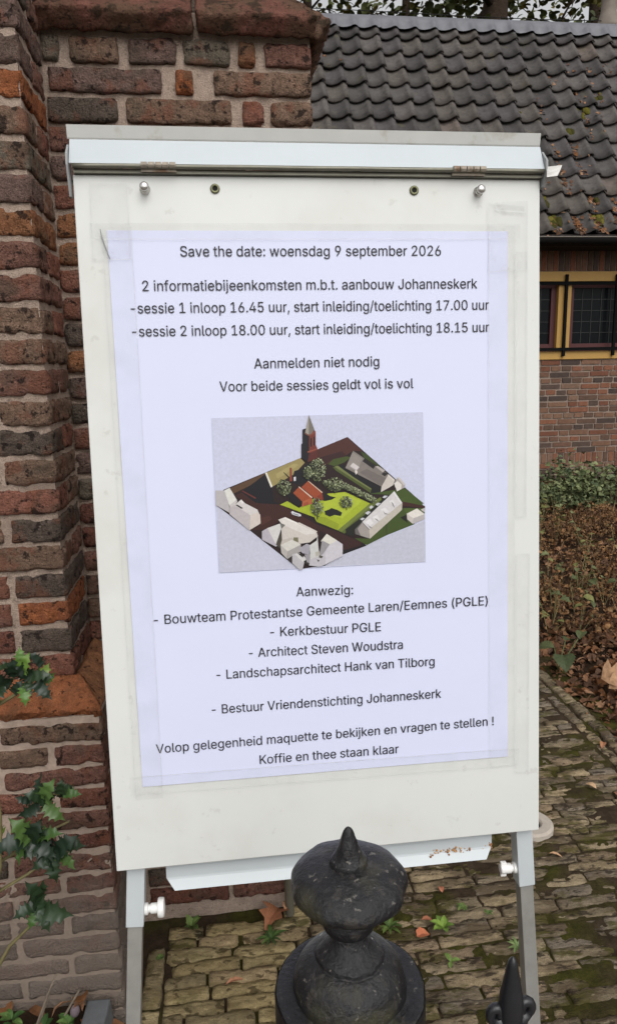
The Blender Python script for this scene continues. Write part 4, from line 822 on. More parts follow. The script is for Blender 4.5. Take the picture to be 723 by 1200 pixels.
# ------------------------------------------------------------------ the church wall on the left
BR = dict(
    purple=lin(120, 98, 90), brown=lin(130, 106, 90), dark=lin(100, 88, 79), grey=lin(116, 106, 93), orange=lin(162, 100, 66),
    orng2=lin(150, 104, 74), red=lin(142, 97, 82), redb=lin(130, 95, 83), olive=lin(108, 97, 76), deep=lin(118, 80, 69), slope=lin(156, 98, 66))
POOL = ['purple', 'brown', 'dark', 'grey', 'red', 'redb', 'brown', 'redb', 'purple', 'orng2', 'dark', 'deep']
wall = thing('church_wall', (-0.34, 1.74, 0), 'rough old red brown brick wall corner with pale mortar and a stepped buttress, behind the flip chart', 'brick wall')

def mortar_block(b, x0, x1, y0, y1, z0, z1, faces='FRLT', step=.018, amp=.0045):
    nx, ny, nz = [max(2, int(s / step)) for s in (x1 - x0, y1 - y0, z1 - z0)]
    mc = lin(160, 141, 127)
    if 'F' in faces: noisy_sheet(b, (x0, y0, z0), (x1 - x0, 0, 0), (0, 0, z1 - z0), nx, nz, amp, 22, mc, 1)
    if 'R' in faces: noisy_sheet(b, (x1, y0, z0), (0, y1 - y0, 0), (0, 0, z1 - z0), ny, nz, amp, 22, mc, 2)
    if 'L' in faces: noisy_sheet(b, (x0, y1, z0), (0, y0 - y1, 0), (0, 0, z1 - z0), ny, nz, amp, 22, mc, 3)
    if 'T' in faces: noisy_sheet(b, (x0, y0, z1), (x1 - x0, 0, 0), (0, y1 - y0, 0), nx, ny, amp, 22, mc, 4)

# --- main wall (front face Y = 1.74, right end X = 0.235)
W = 1.74
wb, wm = MB(), MB()
mortar_block(wm, -0.36, 0.229, W + .005, 2.9, -0.05, 2.20, 'FR', step=.022)
PX = lambda p: -0.3335 * 1.0175 + (p - 58) * (0.5643 * 1.0175 / 309.0)
top_rows = [
    (2.1206, [(58, 78, 'grey'), (88, 144, 'brown'), (153, 209, 'purple'), (216, 270, 'grey'), (279, 300, 'orng2'), (309, 366, 'redb')]),
    (2.0623, [(62, 191, 'purple'), (205, 227, 'orange'), (250, 366, 'brown')]),
    (2.0035, [(58, 139, 'dark'), (148, 270, 'brown'), (281, 309, 'red'), (314, 366, 'brown')])]
sd = 0
for zc, bs_ in top_rows:
    for a, b_, cn in bs_:
        sd += 1
        old_brick(wb, PX(a) + .002, PX(b_) - .002, W - .006, W + .09, zc - .0242, zc + .0242, BR[cn], seed=sd, amp=.004)
zc, k = 2.0035 - .0587, 0
while zc > 0.02:
    x = -0.345 + (0 if k % 2 else -.11) + rng.uniform(-.02, .02)
    vis = True
    while x < 0.225:
        L = .098 if rng.random() < .35 else .208
        a, b_ = max(x, -.338), min(x + L, .233)
        if b_ - a > .03:
            sd += 1
            cn = rng.choice(POOL if zc > .25 else ['deep', 'redb', 'deep', 'dark'])
            old_brick(wb, a, b_, W - .004 + rng.uniform(-.003, .002), W + .09, zc - .0242, zc + .0242, BR[cn], seed=sd, res=.009 if (a < -.2 or zc < .3) else .016)
        x += L + .014
    # the right-hand end
    yy = W + .10
    while yy < 2.85:
        L = .208 if rng.random() < .6 else .098
        old_brick(wb, .15, .234, yy, min(yy + L, 2.88), zc - .0242, zc + .0242, BR[rng.choice(POOL)], seed=sd + 3, res=.02)
        yy += L + .014
    zc -= .0587
    k += 1
for zc in (2.1206, 2.0623, 2.0035):
    yy = W + .10
    while yy < 2.85:
        old_brick(wb, .15, .234, yy, min(yy + .208, 2.88), zc - .0242, zc + .0242, BR[rng.choice(POOL)], seed=sd + 3, res=.02)
        yy += .222
wm.build('mortar_core', M['mortar'], wall, smooth=True)
wb.build('brick_facing', M['brick'], wall, smooth=True)

# --- sloping brick coping over the main wall (bricks on their flat, tilted back) and round the right end
cb = MB()
ang = R(43)
def slope_M(O, along, inward, ang):
    u, i_ = Vector(along), Vector(inward)
    s = i_ * math.cos(ang) + Vector((0, 0, math.sin(ang)))
    n = u.cross(s)
    if n.z < 0: n = -n
    return Matrix(((u.x, s.x, n.x, O[0]), (u.y, s.y, n.y, O[1]), (u.z, s.z, n.z, O[2]), (0, 0, 0, 1)))
Mf = slope_M((0, W - .022, 2.152), (1, 0, 0), (0, 1, 0), ang)
cuts = [-.345, -.02, .225]
for a, b_, cn in ((-.60, -.352, 'deep'), (-.345, -.024, 'deep'), (-.014, .240, 'deep')):
    sd += 1
    def hip(P):
        Q = P.copy()
        lim = .240 - np.clip(P[:, 1], 0, 1) * .80
        Q[:, 0] = np.minimum(P[:, 0], lim)
        return Q
    old_brick(cb, a, b_, 0, .20, -.008, .040, BR[cn], seed=sd, amp=.0045, r=.005, top=hip, M=Mf)
Me = slope_M((0.250, 0, 2.152), (0, 1, 0), (-1, 0, 0), ang)
for a, b_ in ((W - .020, W + .19), (W + .197, W + .40), (W + .41, W + .62), (W + .63, W + .84), (W + .85, W + 1.08)):
    sd += 1
    def hip2(P, first=(a < W)):
        Q = P.copy()
        if first:
            Q[:, 0] = np.maximum(P[:, 0], W - .022 + np.clip(P[:, 1], 0, 1) * .80)
        return Q
    old_brick(cb, a, b_, 0, .20, -.012, .044, BR['redb'], seed=sd, amp=.005, r=.012, top=hip2, M=Me, res=.012)
M['coping'] = mat('coping_brick', rough=0.93, vcol=True, var=0.3, vscale=40, bump=1.0, bscale=150, spec=0.1, bdist=0.012, grain=0.3,
                  spots=[(lin(98, 80, 64), 10, 0.44, 0.15, 0.7), (lin(58, 50, 40), 30, 0.54, 0.08, 0.8), (lin(44, 36, 32), 80, 0.58, 0.05, 0.7), (lin(190, 184, 172), 18, 0.70, 0.04, 0.7)])
cb.build('sloping_coping', M['coping'], wall, smooth=True)
ub, um = MB(), MB()
mortar_block(um, -0.36, 0.115, W + .13, 2.8, 2.2, 3.4, 'FR', step=.05)
for k in range(19):
    zc = 2.315 + k * .0587
    x = -.34 - (.1 if k % 2 else 0)
    while x < .11:
        a, b_ = max(x, -.338), min(x + .208, .119)
        if b_ - a > .03: old_brick(ub, a, b_, W + .124, W + .22, zc - .0242, zc + .0242, BR[rng.choice(POOL)], seed=k, res=.02)
        x += .222
um.build('mortar_core', M['mortar'], wall, smooth=True)
ub.build('brick_facing', M['brick'], wall, smooth=True)

# --- buttress: shaft (front Y = 1.52, right face X = -0.336) over a wider plinth with sloping bricks
F0, XR = 1.52, -0.336
butt = MB()
bm_ = MB()
mortar_block(bm_, -1.3, XR - .005, F0 + .005, W + .06, 0.74, 3.2, 'FR')
rowc = {19: 'purple', 18: 'purple', 17: 'orange', 16: 'brown', 15: 'grey', 14: 'purple', 13: 'orng2', 12: 'redb', 11: 'redb', 10: 'brown', 9: 'brown', 8: 'redb', 7: 'brown', 6: 'dark', 5: 'brown', 4: 'red', 3: 'dark', 2: 'brown', 1: 'dark', 0: 'orange', -1: 'dark', -2: 'red'}
for i in range(-2, 37):
    zc = .953 + .0602 * i
    h = .0250
    cn = rowc.get(i, rng.choice(POOL))
    wrap = (i % 2 == 1) or i in (0,)
    sd += 1
    j = rng.uniform(-.003, .003)
    if wrap:
        old_brick(butt, XR - .102 + j, XR, F0, F0 + .205, zc - h, zc + h, BR[cn], seed=sd, amp=.0045)
        x = XR - .102 - .014
    else:
        old_brick(butt, XR - .205 + j, XR, F0, F0 + .100, zc - h, zc + h, BR[cn], seed=sd, amp=.0045)
        old_brick(butt, XR - .10, XR, F0 + .113, F0 + .205, zc - h, zc + h, BR[rng.choice(['red', 'redb', 'deep', 'brown'])], seed=sd + 400, amp=.0045)
        x = XR - .205 - .014
    while x > -1.28:
        L = .205 if rng.random() < .6 else .1
        old_brick(butt, max(x - L, -1.3), x, F0 + rng.uniform(-.003, .003), F0 + .1, zc - h, zc + h, BR[rng.choice(POOL)], seed=sd + 40, res=.009 if x > -.6 else .022)
        x -= L + .014
bm_.build('mortar_core', M['mortar'], wall, smooth=True)
butt.build('buttress_facing', M['brick'], wall, smooth=True)

P0, XP = 1.44, -0.272
pl, plm = MB(), MB()
mortar_block(plm, -1.3, XP - .005, P0 + .005, W + .06, -0.05, 0.752, 'FRT')
M['plinth_brick'] = mat('plinth_brick', rough=0.95, vcol=True, var=0.45, vscale=85, bump=1.0, bscale=210, spec=0.1, bdist=0.014, grain=0.35,
                        spots=BRICK_SPOTS)
def zfade(m, colr, z0, z1, amount, scale):
    """lime bloom and splash dirt that belongs to the foot of the wall (a stain, by height, broken by noise)"""
    t = m.node_tree
    bs = t.nodes['Principled BSDF']
    src = bs.inputs['Base Color'].links[0].from_socket
    g = t.nodes.new('ShaderNodeNewGeometry')
    sx = t.nodes.new('ShaderNodeSeparateXYZ')
    t.links.new(g.outputs['Position'], sx.inputs[0])
    n = t.nodes.new('ShaderNodeTexNoise')
    n.inputs['Scale'].default_value = scale
    n.inputs['Detail'].default_value = 6
    n.inputs['Roughness'].default_value = .7
    t.links.new(g.outputs['Position'], n.inputs['Vector'])
    ma = t.nodes.new('ShaderNodeMath')
    ma.operation = 'MULTIPLY_ADD'
    ma.inputs[1].default_value = 0.45
    t.links.new(n.outputs['Fac'], ma.inputs[0])
    t.links.new(sx.outputs['Z'], ma.inputs[2])
    mr = t.nodes.new('ShaderNodeMapRange')
    mr.inputs['From Min'].default_value = z0 + .225
    mr.inputs['From Max'].default_value = z1 + .225
    mr.inputs['To Min'].default_value = amount
    mr.inputs['To Max'].default_value = 0
    t.links.new(ma.outputs[0], mr.inputs['Value'])
    mx = t.nodes.new('ShaderNodeMix')
    mx.data_type = 'RGBA'
    mx.inputs['B'].default_value = tuple(colr) + (1,)
    t.links.new(mr.outputs[0], mx.inputs['Factor'])
    t.links.new(src, mx.inputs['A'])
    t.links.new(mx.outputs['Result'], bs.inputs['Base Color'])
zfade(M['plinth_brick'], lin(140, 128, 118), .22, .44, .85, 13)
M['plinth_mortar'] = mat('plinth_mortar', lin(170, 151, 137), 0.95, var=0.25, vscale=60, bump=0.8, bscale=260, spec=0.1, bdist=0.003)
zfade(M['plinth_mortar'], lin(130, 117, 105), .2, .5, .8, 17)
prow = ['brown', 'redb', 'redb', 'red', 'redb', 'deep', 'redb', 'deep', 'deep', 'dark', 'deep', 'brown', 'dark', 'brown', 'dark']
for i in range(15):
    zc = .7165 - .0512 * i
    h = .0208
    cn = prow[i]
    sd += 1
    if i % 2 == 0:
        old_brick(pl, XP - .205, XP, P0, P0 + .10, zc - h, zc + h, BR[cn], seed=sd, amp=.0045)
        old_brick(pl, XP - .10, XP, P0 + .113, P0 + .30, zc - h, zc + h, BR[rng.choice(['red', 'deep'])], seed=sd + 9, amp=.0045)
        x = XP - .219
    else:
        old_brick(pl, XP - .10, XP, P0, P0 + .205, zc - h, zc + h, BR[cn], seed=sd, amp=.0045)
        old_brick(pl, XP - .10, XP, P0 + .218, P0 + .30, zc - h, zc + h, BR[rng.choice(['red', 'deep'])], seed=sd + 9, amp=.0045)
        x = XP - .114
    while x > -1.28:
        L = .205 if rng.random() < .6 else .1
        old_brick(pl, max(x - L, -1.3), x, P0 + rng.uniform(-.003, .003), P0 + .1, zc - h, zc + h, BR[rng.choice(['redb', 'red', 'deep', 'brown', 'dark'])], seed=sd + 40, res=.009 if x > -.6 else .022)
        x -= L + .014
plm.build('mortar_core', M['plinth_mortar'], wall, smooth=True)
pl.build('plinth_facing', M['plinth_brick'], wall, smooth=True)
ch = MB()
Mc = slope_M((0, P0 + .004, .757), (1, 0, 0), (0, 1, 0), R(29))
for a, b_, cn in ((-.80, -.545, 'orng2'), (-.535, XP + .004, 'slope')):
    sd += 1
    def hip3(P, last=(b_ > -.4)):
        Q = P.copy()
        if last: Q[:, 0] = np.minimum(P[:, 0], XP + .004 - np.clip(P[:, 1], 0, 1) * .60)
        return Q
    old_brick(ch, a, b_, 0, .094, -.03, .014, BR[cn], seed=sd, amp=.0075, r=.01, M=Mc, top=hip3, res=.008)
Mc2 = slope_M((XP - .002, 0, .757), (0, 1, 0), (-1, 0, 0), R(38))
for a, b_ in ((P0 + .012, P0 + .185), (P0 + .195, P0 + .31)):
    sd += 1
    def hip4(P, first=(a < P0 + .1)):
        Q = P.copy()
        if first: Q[:, 0] = np.maximum(P[:, 0], P0 + .012 + np.clip(P[:, 1], 0, 1) * 1.0)
        return Q
    old_brick(ch, a, b_, 0, .078, -.03, .012, BR['orng2'], seed=sd, amp=.005, r=.01, M=Mc2, top=hip4, res=.008)
M['slope_brick'] = mat('slope_brick', rough=0.93, vcol=True, var=0.3, vscale=45, bump=1.0, bscale=150, spec=0.1, bdist=0.014, grain=0.3,
                       spots=[(lin(104, 76, 58), 12, 0.50, 0.12, 0.65), (lin(120, 84, 62), 30, 0.52, 0.1, 0.5), (lin(52, 38, 32), 70, 0.60, 0.05, 0.8)])
ch.build('plinth_slope', M['slope_brick'], wall, smooth=True)

mb = MB()
mb.tube([(0.132, 1.712, -.02), (0.132, 1.712, .95)], .0125, 12)
for z in (.12, .6):
    mb.tube([(0.132, 1.712, z), (0.132, 1.712, z + .02)], .016, 12)
o = mb.build('conduit_pipe', mat('conduit', lin(92, 88, 76), .6, var=.2, vscale=30), origin=(0.132, 1.712, 0), smooth=False)
meta(o, 'thin grey green conduit pipe on the brick wall, mostly hidden behind the flip chart', 'pipe')

# ------------------------------------------------------------------ the tiled house behind
HY = 7.45
house = thing('brick_house', (3.8, HY, 0), 'low brick outbuilding with a steep dark pantile roof and a yellow framed window', 'house')
HX0, HX1 = -0.6, 9.5
WX0, WX1, WZ0, WZ1 = 1.9, 6.1, 1.461, 2.352
EY, EZ, PH, GA = 7.10, 2.667, R(55), 0.257
hm, hb = MB(), MB()
for x0, x1, z0, z1 in ((HX0, HX1, -0.05, WZ0), (HX0, WX0, WZ0, WZ1), (WX1, HX1, WZ0, WZ1), (HX0, HX1, WZ1, 2.62)):
    hm.box(x0, x1, HY + .006, HY + .25, z0, z1)
HP = [lin(102, 76, 63), lin(90, 70, 59), lin(110, 82, 66), lin(80, 66, 59), lin(116, 88, 71), lin(106, 70, 55), lin(72, 60, 55), lin(114, 90, 75), lin(120, 80, 62)]
z, k = WZ0 - .031, 0
while z > 0:
    soldier = abs(z - .41) < .032
    if soldier:
        x = HX0
        while x < HX1:
            hb.box(x, x + .05, HY - .003 + rng.uniform(-.002, .002), HY + .05, z - .075, z + .028, rng.choice(HP))
            x += .064
        z -= .105
        k += 1
        continue
    x = HX0 - rng.random() * .2
    while x < HX1:
        L = .1 if (k % 2 and rng.random() < .85) or rng.random() < .12 else .205
        dz = rng.uniform(-.003, .003)
        hb.box(x, x + L, HY - .004 + rng.uniform(-.003, .002), HY + .05, z - .0225 + dz, z + .0225 + dz + rng.uniform(-.003, .003), rng.choice(HP))
        x += L + .017
    z -= .062
    k += 1
for sx0, sx1 in ((HX0, WX0), (WX1, HX1)):
    z = WZ0 + .031
    while z < WZ1:
        x = sx0
        while x < sx1 - .05:
            L = .205 if rng.random() < .6 else .1
            hb.box(x, min(x + L, sx1 - .004), HY - .004, HY + .05, z - .0245, z + .0245, rng.choice(HP))
            x += L + .013
        z += .062
x = HX0
while x < HX1:
    hb.box(x, x + .05, HY - .003 + rng.uniform(-.003, .002), HY + .05, WZ1 + .006, WZ1 + .205, rng.choice(HP[:4] + [lin(120, 78, 60)]))
    x += .0625
hm.build('wall', M['house_mortar'], house)
hb.build('brick_facing', M['house_brick'], house)

# window: yellow frame, dark red sashes, leaded panes, black iron bars
wf = MB()
FY = HY - .02
wf.box(WX0, WX1, FY, HY + .16, 2.2525, WZ1 - .002, bev=.004)
wf.box(WX0, WX1, FY, HY + .16, WZ0 + .002, 1.5475, bev=.004)
wf.box(WX0, WX0 + .1, FY + .003, HY + .16, 1.5475, 2.2525)
wf.box(WX1 - .1, WX1, FY + .003, HY + .16, 1.5475, 2.2525)
mull = [3.5985 - 1.30, 3.5985, 3.5985 + 1.30]
for mx_ in mull:
    wf.box(mx_ - .069, mx_ + .069, FY + .003, HY + .15, 1.5475, 2.2525)
win = wf.build('window', M['yellow'], house)
edges_ = [WX0 + .1] + sum([[m_ - .069, m_ + .069] for m_ in mull], []) + [WX1 - .1]
for q in range(0, len(edges_), 2):
    a, b_ = edges_[q], edges_[q + 1]
    s = MB()
    t_ = .055
    s.box(a, a + t_, HY + .035, HY + .09, 1.5475, 2.2525)
    s.box(b_ - t_, b_, HY + .035, HY + .09, 1.5475, 2.2525)
    s.box(a + t_, b_ - t_, HY + .037, HY + .09, 1.5475, 1.625)
    s.box(a + t_, b_ - t_, HY + .037, HY + .09, 2.19, 2.2525)
    s.build('sash', M['red'], win)
    p = MB()
    p.box(a + t_, b_ - t_, HY + .062, HY + .068, 1.625, 2.19)
    p.build('pane', M['pane'], win)
    lc = MB()
    n_ = max(2, int(round((b_ - a - 2 * t_) / .105)))
    for i in range(1, n_):
        xx = a + t_ + (b_ - a - 2 * t_) * i / n_
        lc.box(xx - .003, xx + .003, HY + .055, HY + .0615, 1.625, 2.19)
    for i in range(1, 5):
        zz = 1.625 + (2.19 - 1.625) * i / 5
        lc.box(a + t_, b_ - t_, HY + .0545, HY + .0612, zz - .003, zz + .003)
    lc.build('leading', M['lead'], win)
br = MB()
for zz in (2.232, 1.568):
    br.box(WX0 + .02, WX1 - .02, FY - .030, FY - .012, zz - .016, zz + .016)
x = 3.6 - .55 * 3
while x < WX1:
    br.box(x - .014, x + .014, FY - .034, FY - .010, 1.495, 2.318)
    x += .5495
br.build('iron_bars', M['barblack'], win)

# roof: individually laid pantiles in twelve courses
S_ = Vector((0, math.cos(PH), math.sin(PH)))
N_ = Vector((0, -math.sin(PH), math.cos(PH)))
TW = 0.226
PR = 12
tt = np.linspace(0, 1, PR + 1)
def pan(t):
    # broad trough, narrow roll on the right
    return 0.031 * np.where(t < .68, -np.sin(np.pi * t / .68) * .8, np.sin(np.pi * (t - .68) / .32) * 1.0) + .012 * (t - .5)
tm = MB()
TC = [lin(78, 74, 72), lin(70, 67, 65), lin(86, 81, 78), lin(64, 61, 60), lin(82, 76, 71), lin(74, 70, 70)]
prof = pan(tt)
for k in range(12):
    x = -0.8 + (k % 2) * .004
    L = GA + .07 if k < 12 else .12
    while x < 9.6:
        c = rng.choice(TC)
        if rng.random() < .02: c = lin(92, 82, 76)
        j1, j2, j3 = rng.uniform(-.010, .010), rng.uniform(-.006, .006), rng.uniform(-.008, .008)
        vs = []
        for (s, off) in ((0, .050), (L * .5, .027), (L, .003)):
            for q in range(PR + 1):
                p = Vector((x + tt[q] * TW * 1.06 + j3 * s / L, 0, 0)) + Vector((0, EY, EZ)) + S_ * (k * GA + s + j1) + N_ * (prof[q] + off + j2 - .03 + .004 * (q == PR))
                vs.append(tuple(p))
        for q in range(PR + 1):   # underside of the lower lip
            p = Vector((x + tt[q] * TW * 1.06, 0, 0)) + Vector((0, EY, EZ)) + S_ * (k * GA + j1 + .006) + N_ * (prof[q] + .050 + j2 - .03 - .018)
            vs.append(tuple(p))
        n1 = PR + 1
        fs = []
        for r_ in (0, 1):
            for q in range(PR):
                fs.append((r_ * n1 + q, r_ * n1 + q + 1, (r_ + 1) * n1 + q + 1, (r_ + 1) * n1 + q))
        for q in range(PR):
            fs.append((3 * n1 + q, 3 * n1 + q + 1, q + 1, q))
        tm.add(vs, fs, c)
        x += TW
roof = tm.build('roof_tiles', M['tile'], house, smooth=True)
rb = MB()
e0 = Vector((0, EY, EZ)) - N_ * .075
top = e0 + S_ * (12.3 * GA)
back = Vector((0, 2 * top.y - e0.y, e0.z))
rb.add([(-.85, e0.y, e0.z), (9.7, e0.y, e0.z), (9.7, top.y, top.z), (-.85, top.y, top.z), (9.7, back.y, back.z), (-.85, back.y, back.z)],
       [(0, 1, 2, 3), (3, 2, 4, 5), (0, 3, 5), (1, 4, 2)], lin(60, 56, 54))
rb.build('roof_deck', M['soffit'], house)
sb = MB()
sb.box(-.8, 9.6, EY + .02, HY + .05, 2.555, 2.58)
sb.box(-.8, 9.6, EY + .015, EY + .04, 2.56, 2.66)
sb.build('soffit_board', M['soffit'], house)
# side and back walls of the house
hw = MB()
hw.box(HX0, HX0 + .25, HY + .255, back.y - .4, -.05, 2.6)
hw.box(HX1 - .25, HX1, HY + .255, back.y - .4, -.05, 2.6)
hw.box(HX0 + .252, HX1 - .252, back.y - .65, back.y - .4, -.05, 2.6)
hw.build('back_wall', M['house_mortar'], house)
# gutter
gb = MB()
gv, gf = [], []
GYc, GZc, GR = 7.045, 2.615, .062
for xx in (-.8, 9.6):
    for q in range(13):
        a = math.pi + math.pi * q / 12
        gv.append((xx, GYc + GR * math.cos(a), GZc + GR * math.sin(a)))
    for q in range(13):
        a = 2 * math.pi - math.pi * q / 12
        gv.append((xx, GYc + (GR - .004) * math.cos(a), GZc + (GR - .004) * math.sin(a)))
for q in range(26):
    gf.append((q, (q + 1) % 26, 26 + (q + 1) % 26, 26 + q))
gf.append(tuple(range(26)))
gf.append(tuple(range(26, 52)))
gb.add(gv, gf)
gt = gb.build('gutter', M['gutter'], house, smooth=False)
eb = MB()
eb.tube([(-.8, GYc - GR, GZc), (9.6, GYc - GR, GZc)], .007, 8)
eb.build('gutter_bead', mat('gutter_bead', lin(92, 84, 76), .5), gt)
# lead ridge dressed down over the top course
rg = MB()
nx = 560
xs = np.linspace(-.85, 9.65, nx)
base = Vector((0, EY, EZ))
s_top = 12.32 * GA
rows_ = []
tx = ((xs + .8) / TW) % 1.0
wave = pan(tx)
seam = (np.abs(((xs + .3) % 1.5) - .75) < .012) * .012
for (s, off, wv, dn) in ((11.5 * GA, .034, .85, -.45), (11.8 * GA, .040, .6, 0), (12.0 * GA, .044, .25, 0), (12.2 * GA, .048, 0, 0)):
    r_ = []
    for q in range(nx):
        p = base + S_ * (s + dn * wave[q]) + N_ * (wave[q] * wv + off + seam[q])
        r_.append((xs[q], p.y, p.z))
    rows_.append(r_)
pt = base + S_ * s_top + N_ * .03
rows_.append([(xs[q], pt.y + .05, pt.z + .0 + seam[q]) for q in range(nx)])
rows_.append([(xs[q], pt.y + .16, pt.z - .04 + seam[q]) for q in range(nx)])
rows_.append([(xs[q], pt.y + .36, pt.z - .24) for q in range(nx)])
vs = [p for r_ in rows_ for p in r_]
fs = []
for r_ in range(len(rows_) - 1):
    for q in range(nx - 1):
        fs.append((r_ * nx + q, r_ * nx + q + 1, (r_ + 1) * nx + q + 1, (r_ + 1) * nx + q))
rg.add(vs, fs, lin(98, 98, 103))
rg.build('lead_ridge', M['zinc'], house, smooth=True)
RZ = pt.z + .0
RYt = pt.y + .06
# vent pot on the ridge and the wire along it
vp = MB()
vp.lathe([(.135, 0), (.13, .05), (.10, .16), (.088, .20), (.088, .42), (.11, .44), (.11, .50), (.07, .52)], 24, M=Matrix.Translation((4.72, RYt + .05, RZ - .03)))
vp.build('vent_pot', mat('vent_pot', lin(120, 110, 100), .8, var=.2, vscale=14), house, smooth=True)
wr = MB()
for dz, dy in ((.055, 0), (.03, .1)):
    wr.tube([(x_, RYt + dy, RZ + dz + .012 * math.sin(x_ * 1.3)) for x_ in np.linspace(-.8, 9.6, 60)], .0045, 5)
for x_ in np.linspace(-.6, 9.4, 11):
    wr.tube([(x_, RYt, RZ - .03), (x_, RYt, RZ + .06)], .006, 5)
wr.build('ridge_wire', M['gutter'], house)

# ------------------------------------------------------------------ leaves
LEAF = {
    'oval': [(0, 0), (.25, .22), (.55, .27), (.82, .16), (1, 0)],
    'wide': [(0, 0), (.12, .36), (.45, .48), (.78, .32), (1, 0)],
    'slim': [(0, 0), (.3, .12), (.6, .13), (.85, .07), (1, 0)],
    'lobed': [(0, 0), (.10, .30), (.28, .50), (.36, .24), (.62, .42), (.70, .17), (1, 0)],
    'holly': [(0, 0), (.07, .08), (.13, .18), (.17, .32), (.23, .19), (.33, .22), (.39, .37), (.45, .22), (.54, .22), (.61, .35), (.66, .19), (.75, .16), (.81, .24), (.85, .10), (.93, .045), (1.08, 0)],
    'broad': [(0, 0), (.04, .16), (.12, .30), (.22, .40), (.34, .43), (.46, .47), (.58, .42), (.70, .37), (.82, .26), (.92, .14), (1, 0)],
}
def leaf_shape(kind, fold=.12, curl=.2):
    o_ = LEAF[kind]
    n = len(o_)
    vs, fs = [], []
    for i, (t, wd) in enumerate(o_):
        z = curl * (t * (1 - t)) * 1.0 - curl * t * t * .4
        wave = .05 * math.sin(t * 19) if kind == 'holly' else (.03 * math.sin(t * 11) if kind == 'broad' else 0)
        vs += [(t, wd, z + fold * wd * 2 + wave), (t, 0, z), (t, -wd, z + fold * wd * 2 + wave)]
    for i in range(n - 1):
        fs += [(3 * i, 3 * i + 1, 3 * i + 4, 3 * i + 3), (3 * i + 1, 3 * i + 2, 3 * i + 5, 3 * i + 4)]
    return np.array(vs), fs

def basis(d, up, roll=0.0):
    d = np.array(d, float); d /= np.linalg.norm(d)
    up = np.array(up, float)
    s = np.cross(up, d)
    if np.linalg.norm(s) < 1e-6: s = np.cross((1, 0, 0), d)
    s /= np.linalg.norm(s)
    n = np.cross(d, s)
    c, q = math.cos(roll), math.sin(roll)
    return d, s * c + n * q, n * c - s * q

def put_leaf(mb, p, d, up, size, col, kind='oval', fold=.12, curl=.2, roll=0.0, mat_=0):
    vs, fs = leaf_shape(kind, fold, curl)
    a, b_, c = basis(d, up, roll)
    P = np.array(p) + (vs[:, :1] * a + vs[:, 1:2] * b_ + vs[:, 2:3] * c) * size
    mb.add(P, fs, col, mat_)

def scatter(mb, pts, sizes, cols, kinds, tilt=.5, curl=(.1, .5), fold=(.0, .25), droop=0.0):
    for p, s, c in zip(pts, sizes, cols):
        a = rng.uniform(0, 2 * math.pi)
        el = rng.gauss(0, tilt) - droop
        d = (math.cos(a) * math.cos(el), math.sin(a) * math.cos(el), math.sin(el))
        put_leaf(mb, p, d, (0, 0, 1), s, c, rng.choice(kinds), rng.uniform(*fold), rng.uniform(*curl), rng.gauss(0, tilt))

DRY = [lin(112, 78, 54), lin(92, 64, 46), lin(132, 96, 70), lin(76, 54, 40), lin(142, 108, 82), lin(104, 70, 46), lin(84, 62, 48), lin(122, 82, 52)]
def bed_h(x, y):
    return float(bed_z(np.array([[x, y, 0.0]]))[0])

# leaf litter over the right-hand bed
mb = MB()
pts, sz, cl = [], [], []
for _ in range(9500):
    x = 1.49 + abs(rng.gauss(0, 1)) * 1.5
    y = rng.uniform(1.2, 7.3) if rng.random() < .55 else rng.uniform(1.8, 3.6)
    if x > 8: continue
    pts.append((x, y, bed_h(x, y) + rng.uniform(.002, .03)))
    sz.append(rng.uniform(.022, .052) if rng.random() < .88 else rng.uniform(.05, .075))
    cl.append(rng.choice(DRY))
scatter(mb, pts, sz, cl, ['oval', 'wide', 'lobed', 'oval', 'slim'], tilt=.45, curl=(.1, .9), fold=(0, .5))
o = mb.build('leaf_litter', M['dry'])
meta(o, 'brown fallen leaves lying thick over the bed right of the path', 'leaf litter', kind='stuff')

# dead bedding plants: fine brown tangle
mb = MB()
BRWN = [lin(126, 92, 60), lin(138, 104, 70), lin(108, 78, 52), lin(94, 69, 50), lin(120, 94, 66), lin(80, 60, 46)]
pts, sz, cl = [], [], []
clumps = [(rng.uniform(1.62, 5.6), rng.uniform(3.25, 6.1), rng.uniform(.14, .3)) for _ in range(190)]
for cx, cy, cr in clumps:
    for _ in range(150):
        a = rng.uniform(0, 6.283)
        rr = cr * math.sqrt(rng.random())
        x, y = cx + rr * math.cos(a), cy + rr * math.sin(a)
        if x < 1.55: continue
        h = .17 * max(0, 1 - (rr / cr) ** 2) * rng.uniform(.3, 1) + .03
        pts.append((x, y, bed_h(x, y) + h))
        sz.append(rng.uniform(.012, .032))
        cl.append(rng.choice(BRWN))
scatter(mb, pts, sz, cl, ['oval', 'slim', 'wide'], tilt=.8, curl=(.1, .8), fold=(0, .5))
for _ in range(420):
    cx, cy, cr = rng.choice(clumps)
    x, y = cx + rng.uniform(-cr, cr), cy + rng.uniform(-cr, cr)
    if x < 1.56: continue
    z = bed_h(x, y)
    mb.tube([(x, y, z), (x + rng.uniform(-.06, .06), y + rng.uniform(-.06, .06), z + rng.uniform(.08, .2))], .0022, 4, rng.choice([lin(140, 116, 84), lin(112, 84, 56), lin(92, 66, 44)]), cap=False)
o = mb.build('withered_bedding', M['dry'])
meta(o, 'withered rusty brown bedding plants in a low tangle before the green strip', 'dead plants', kind='stuff')

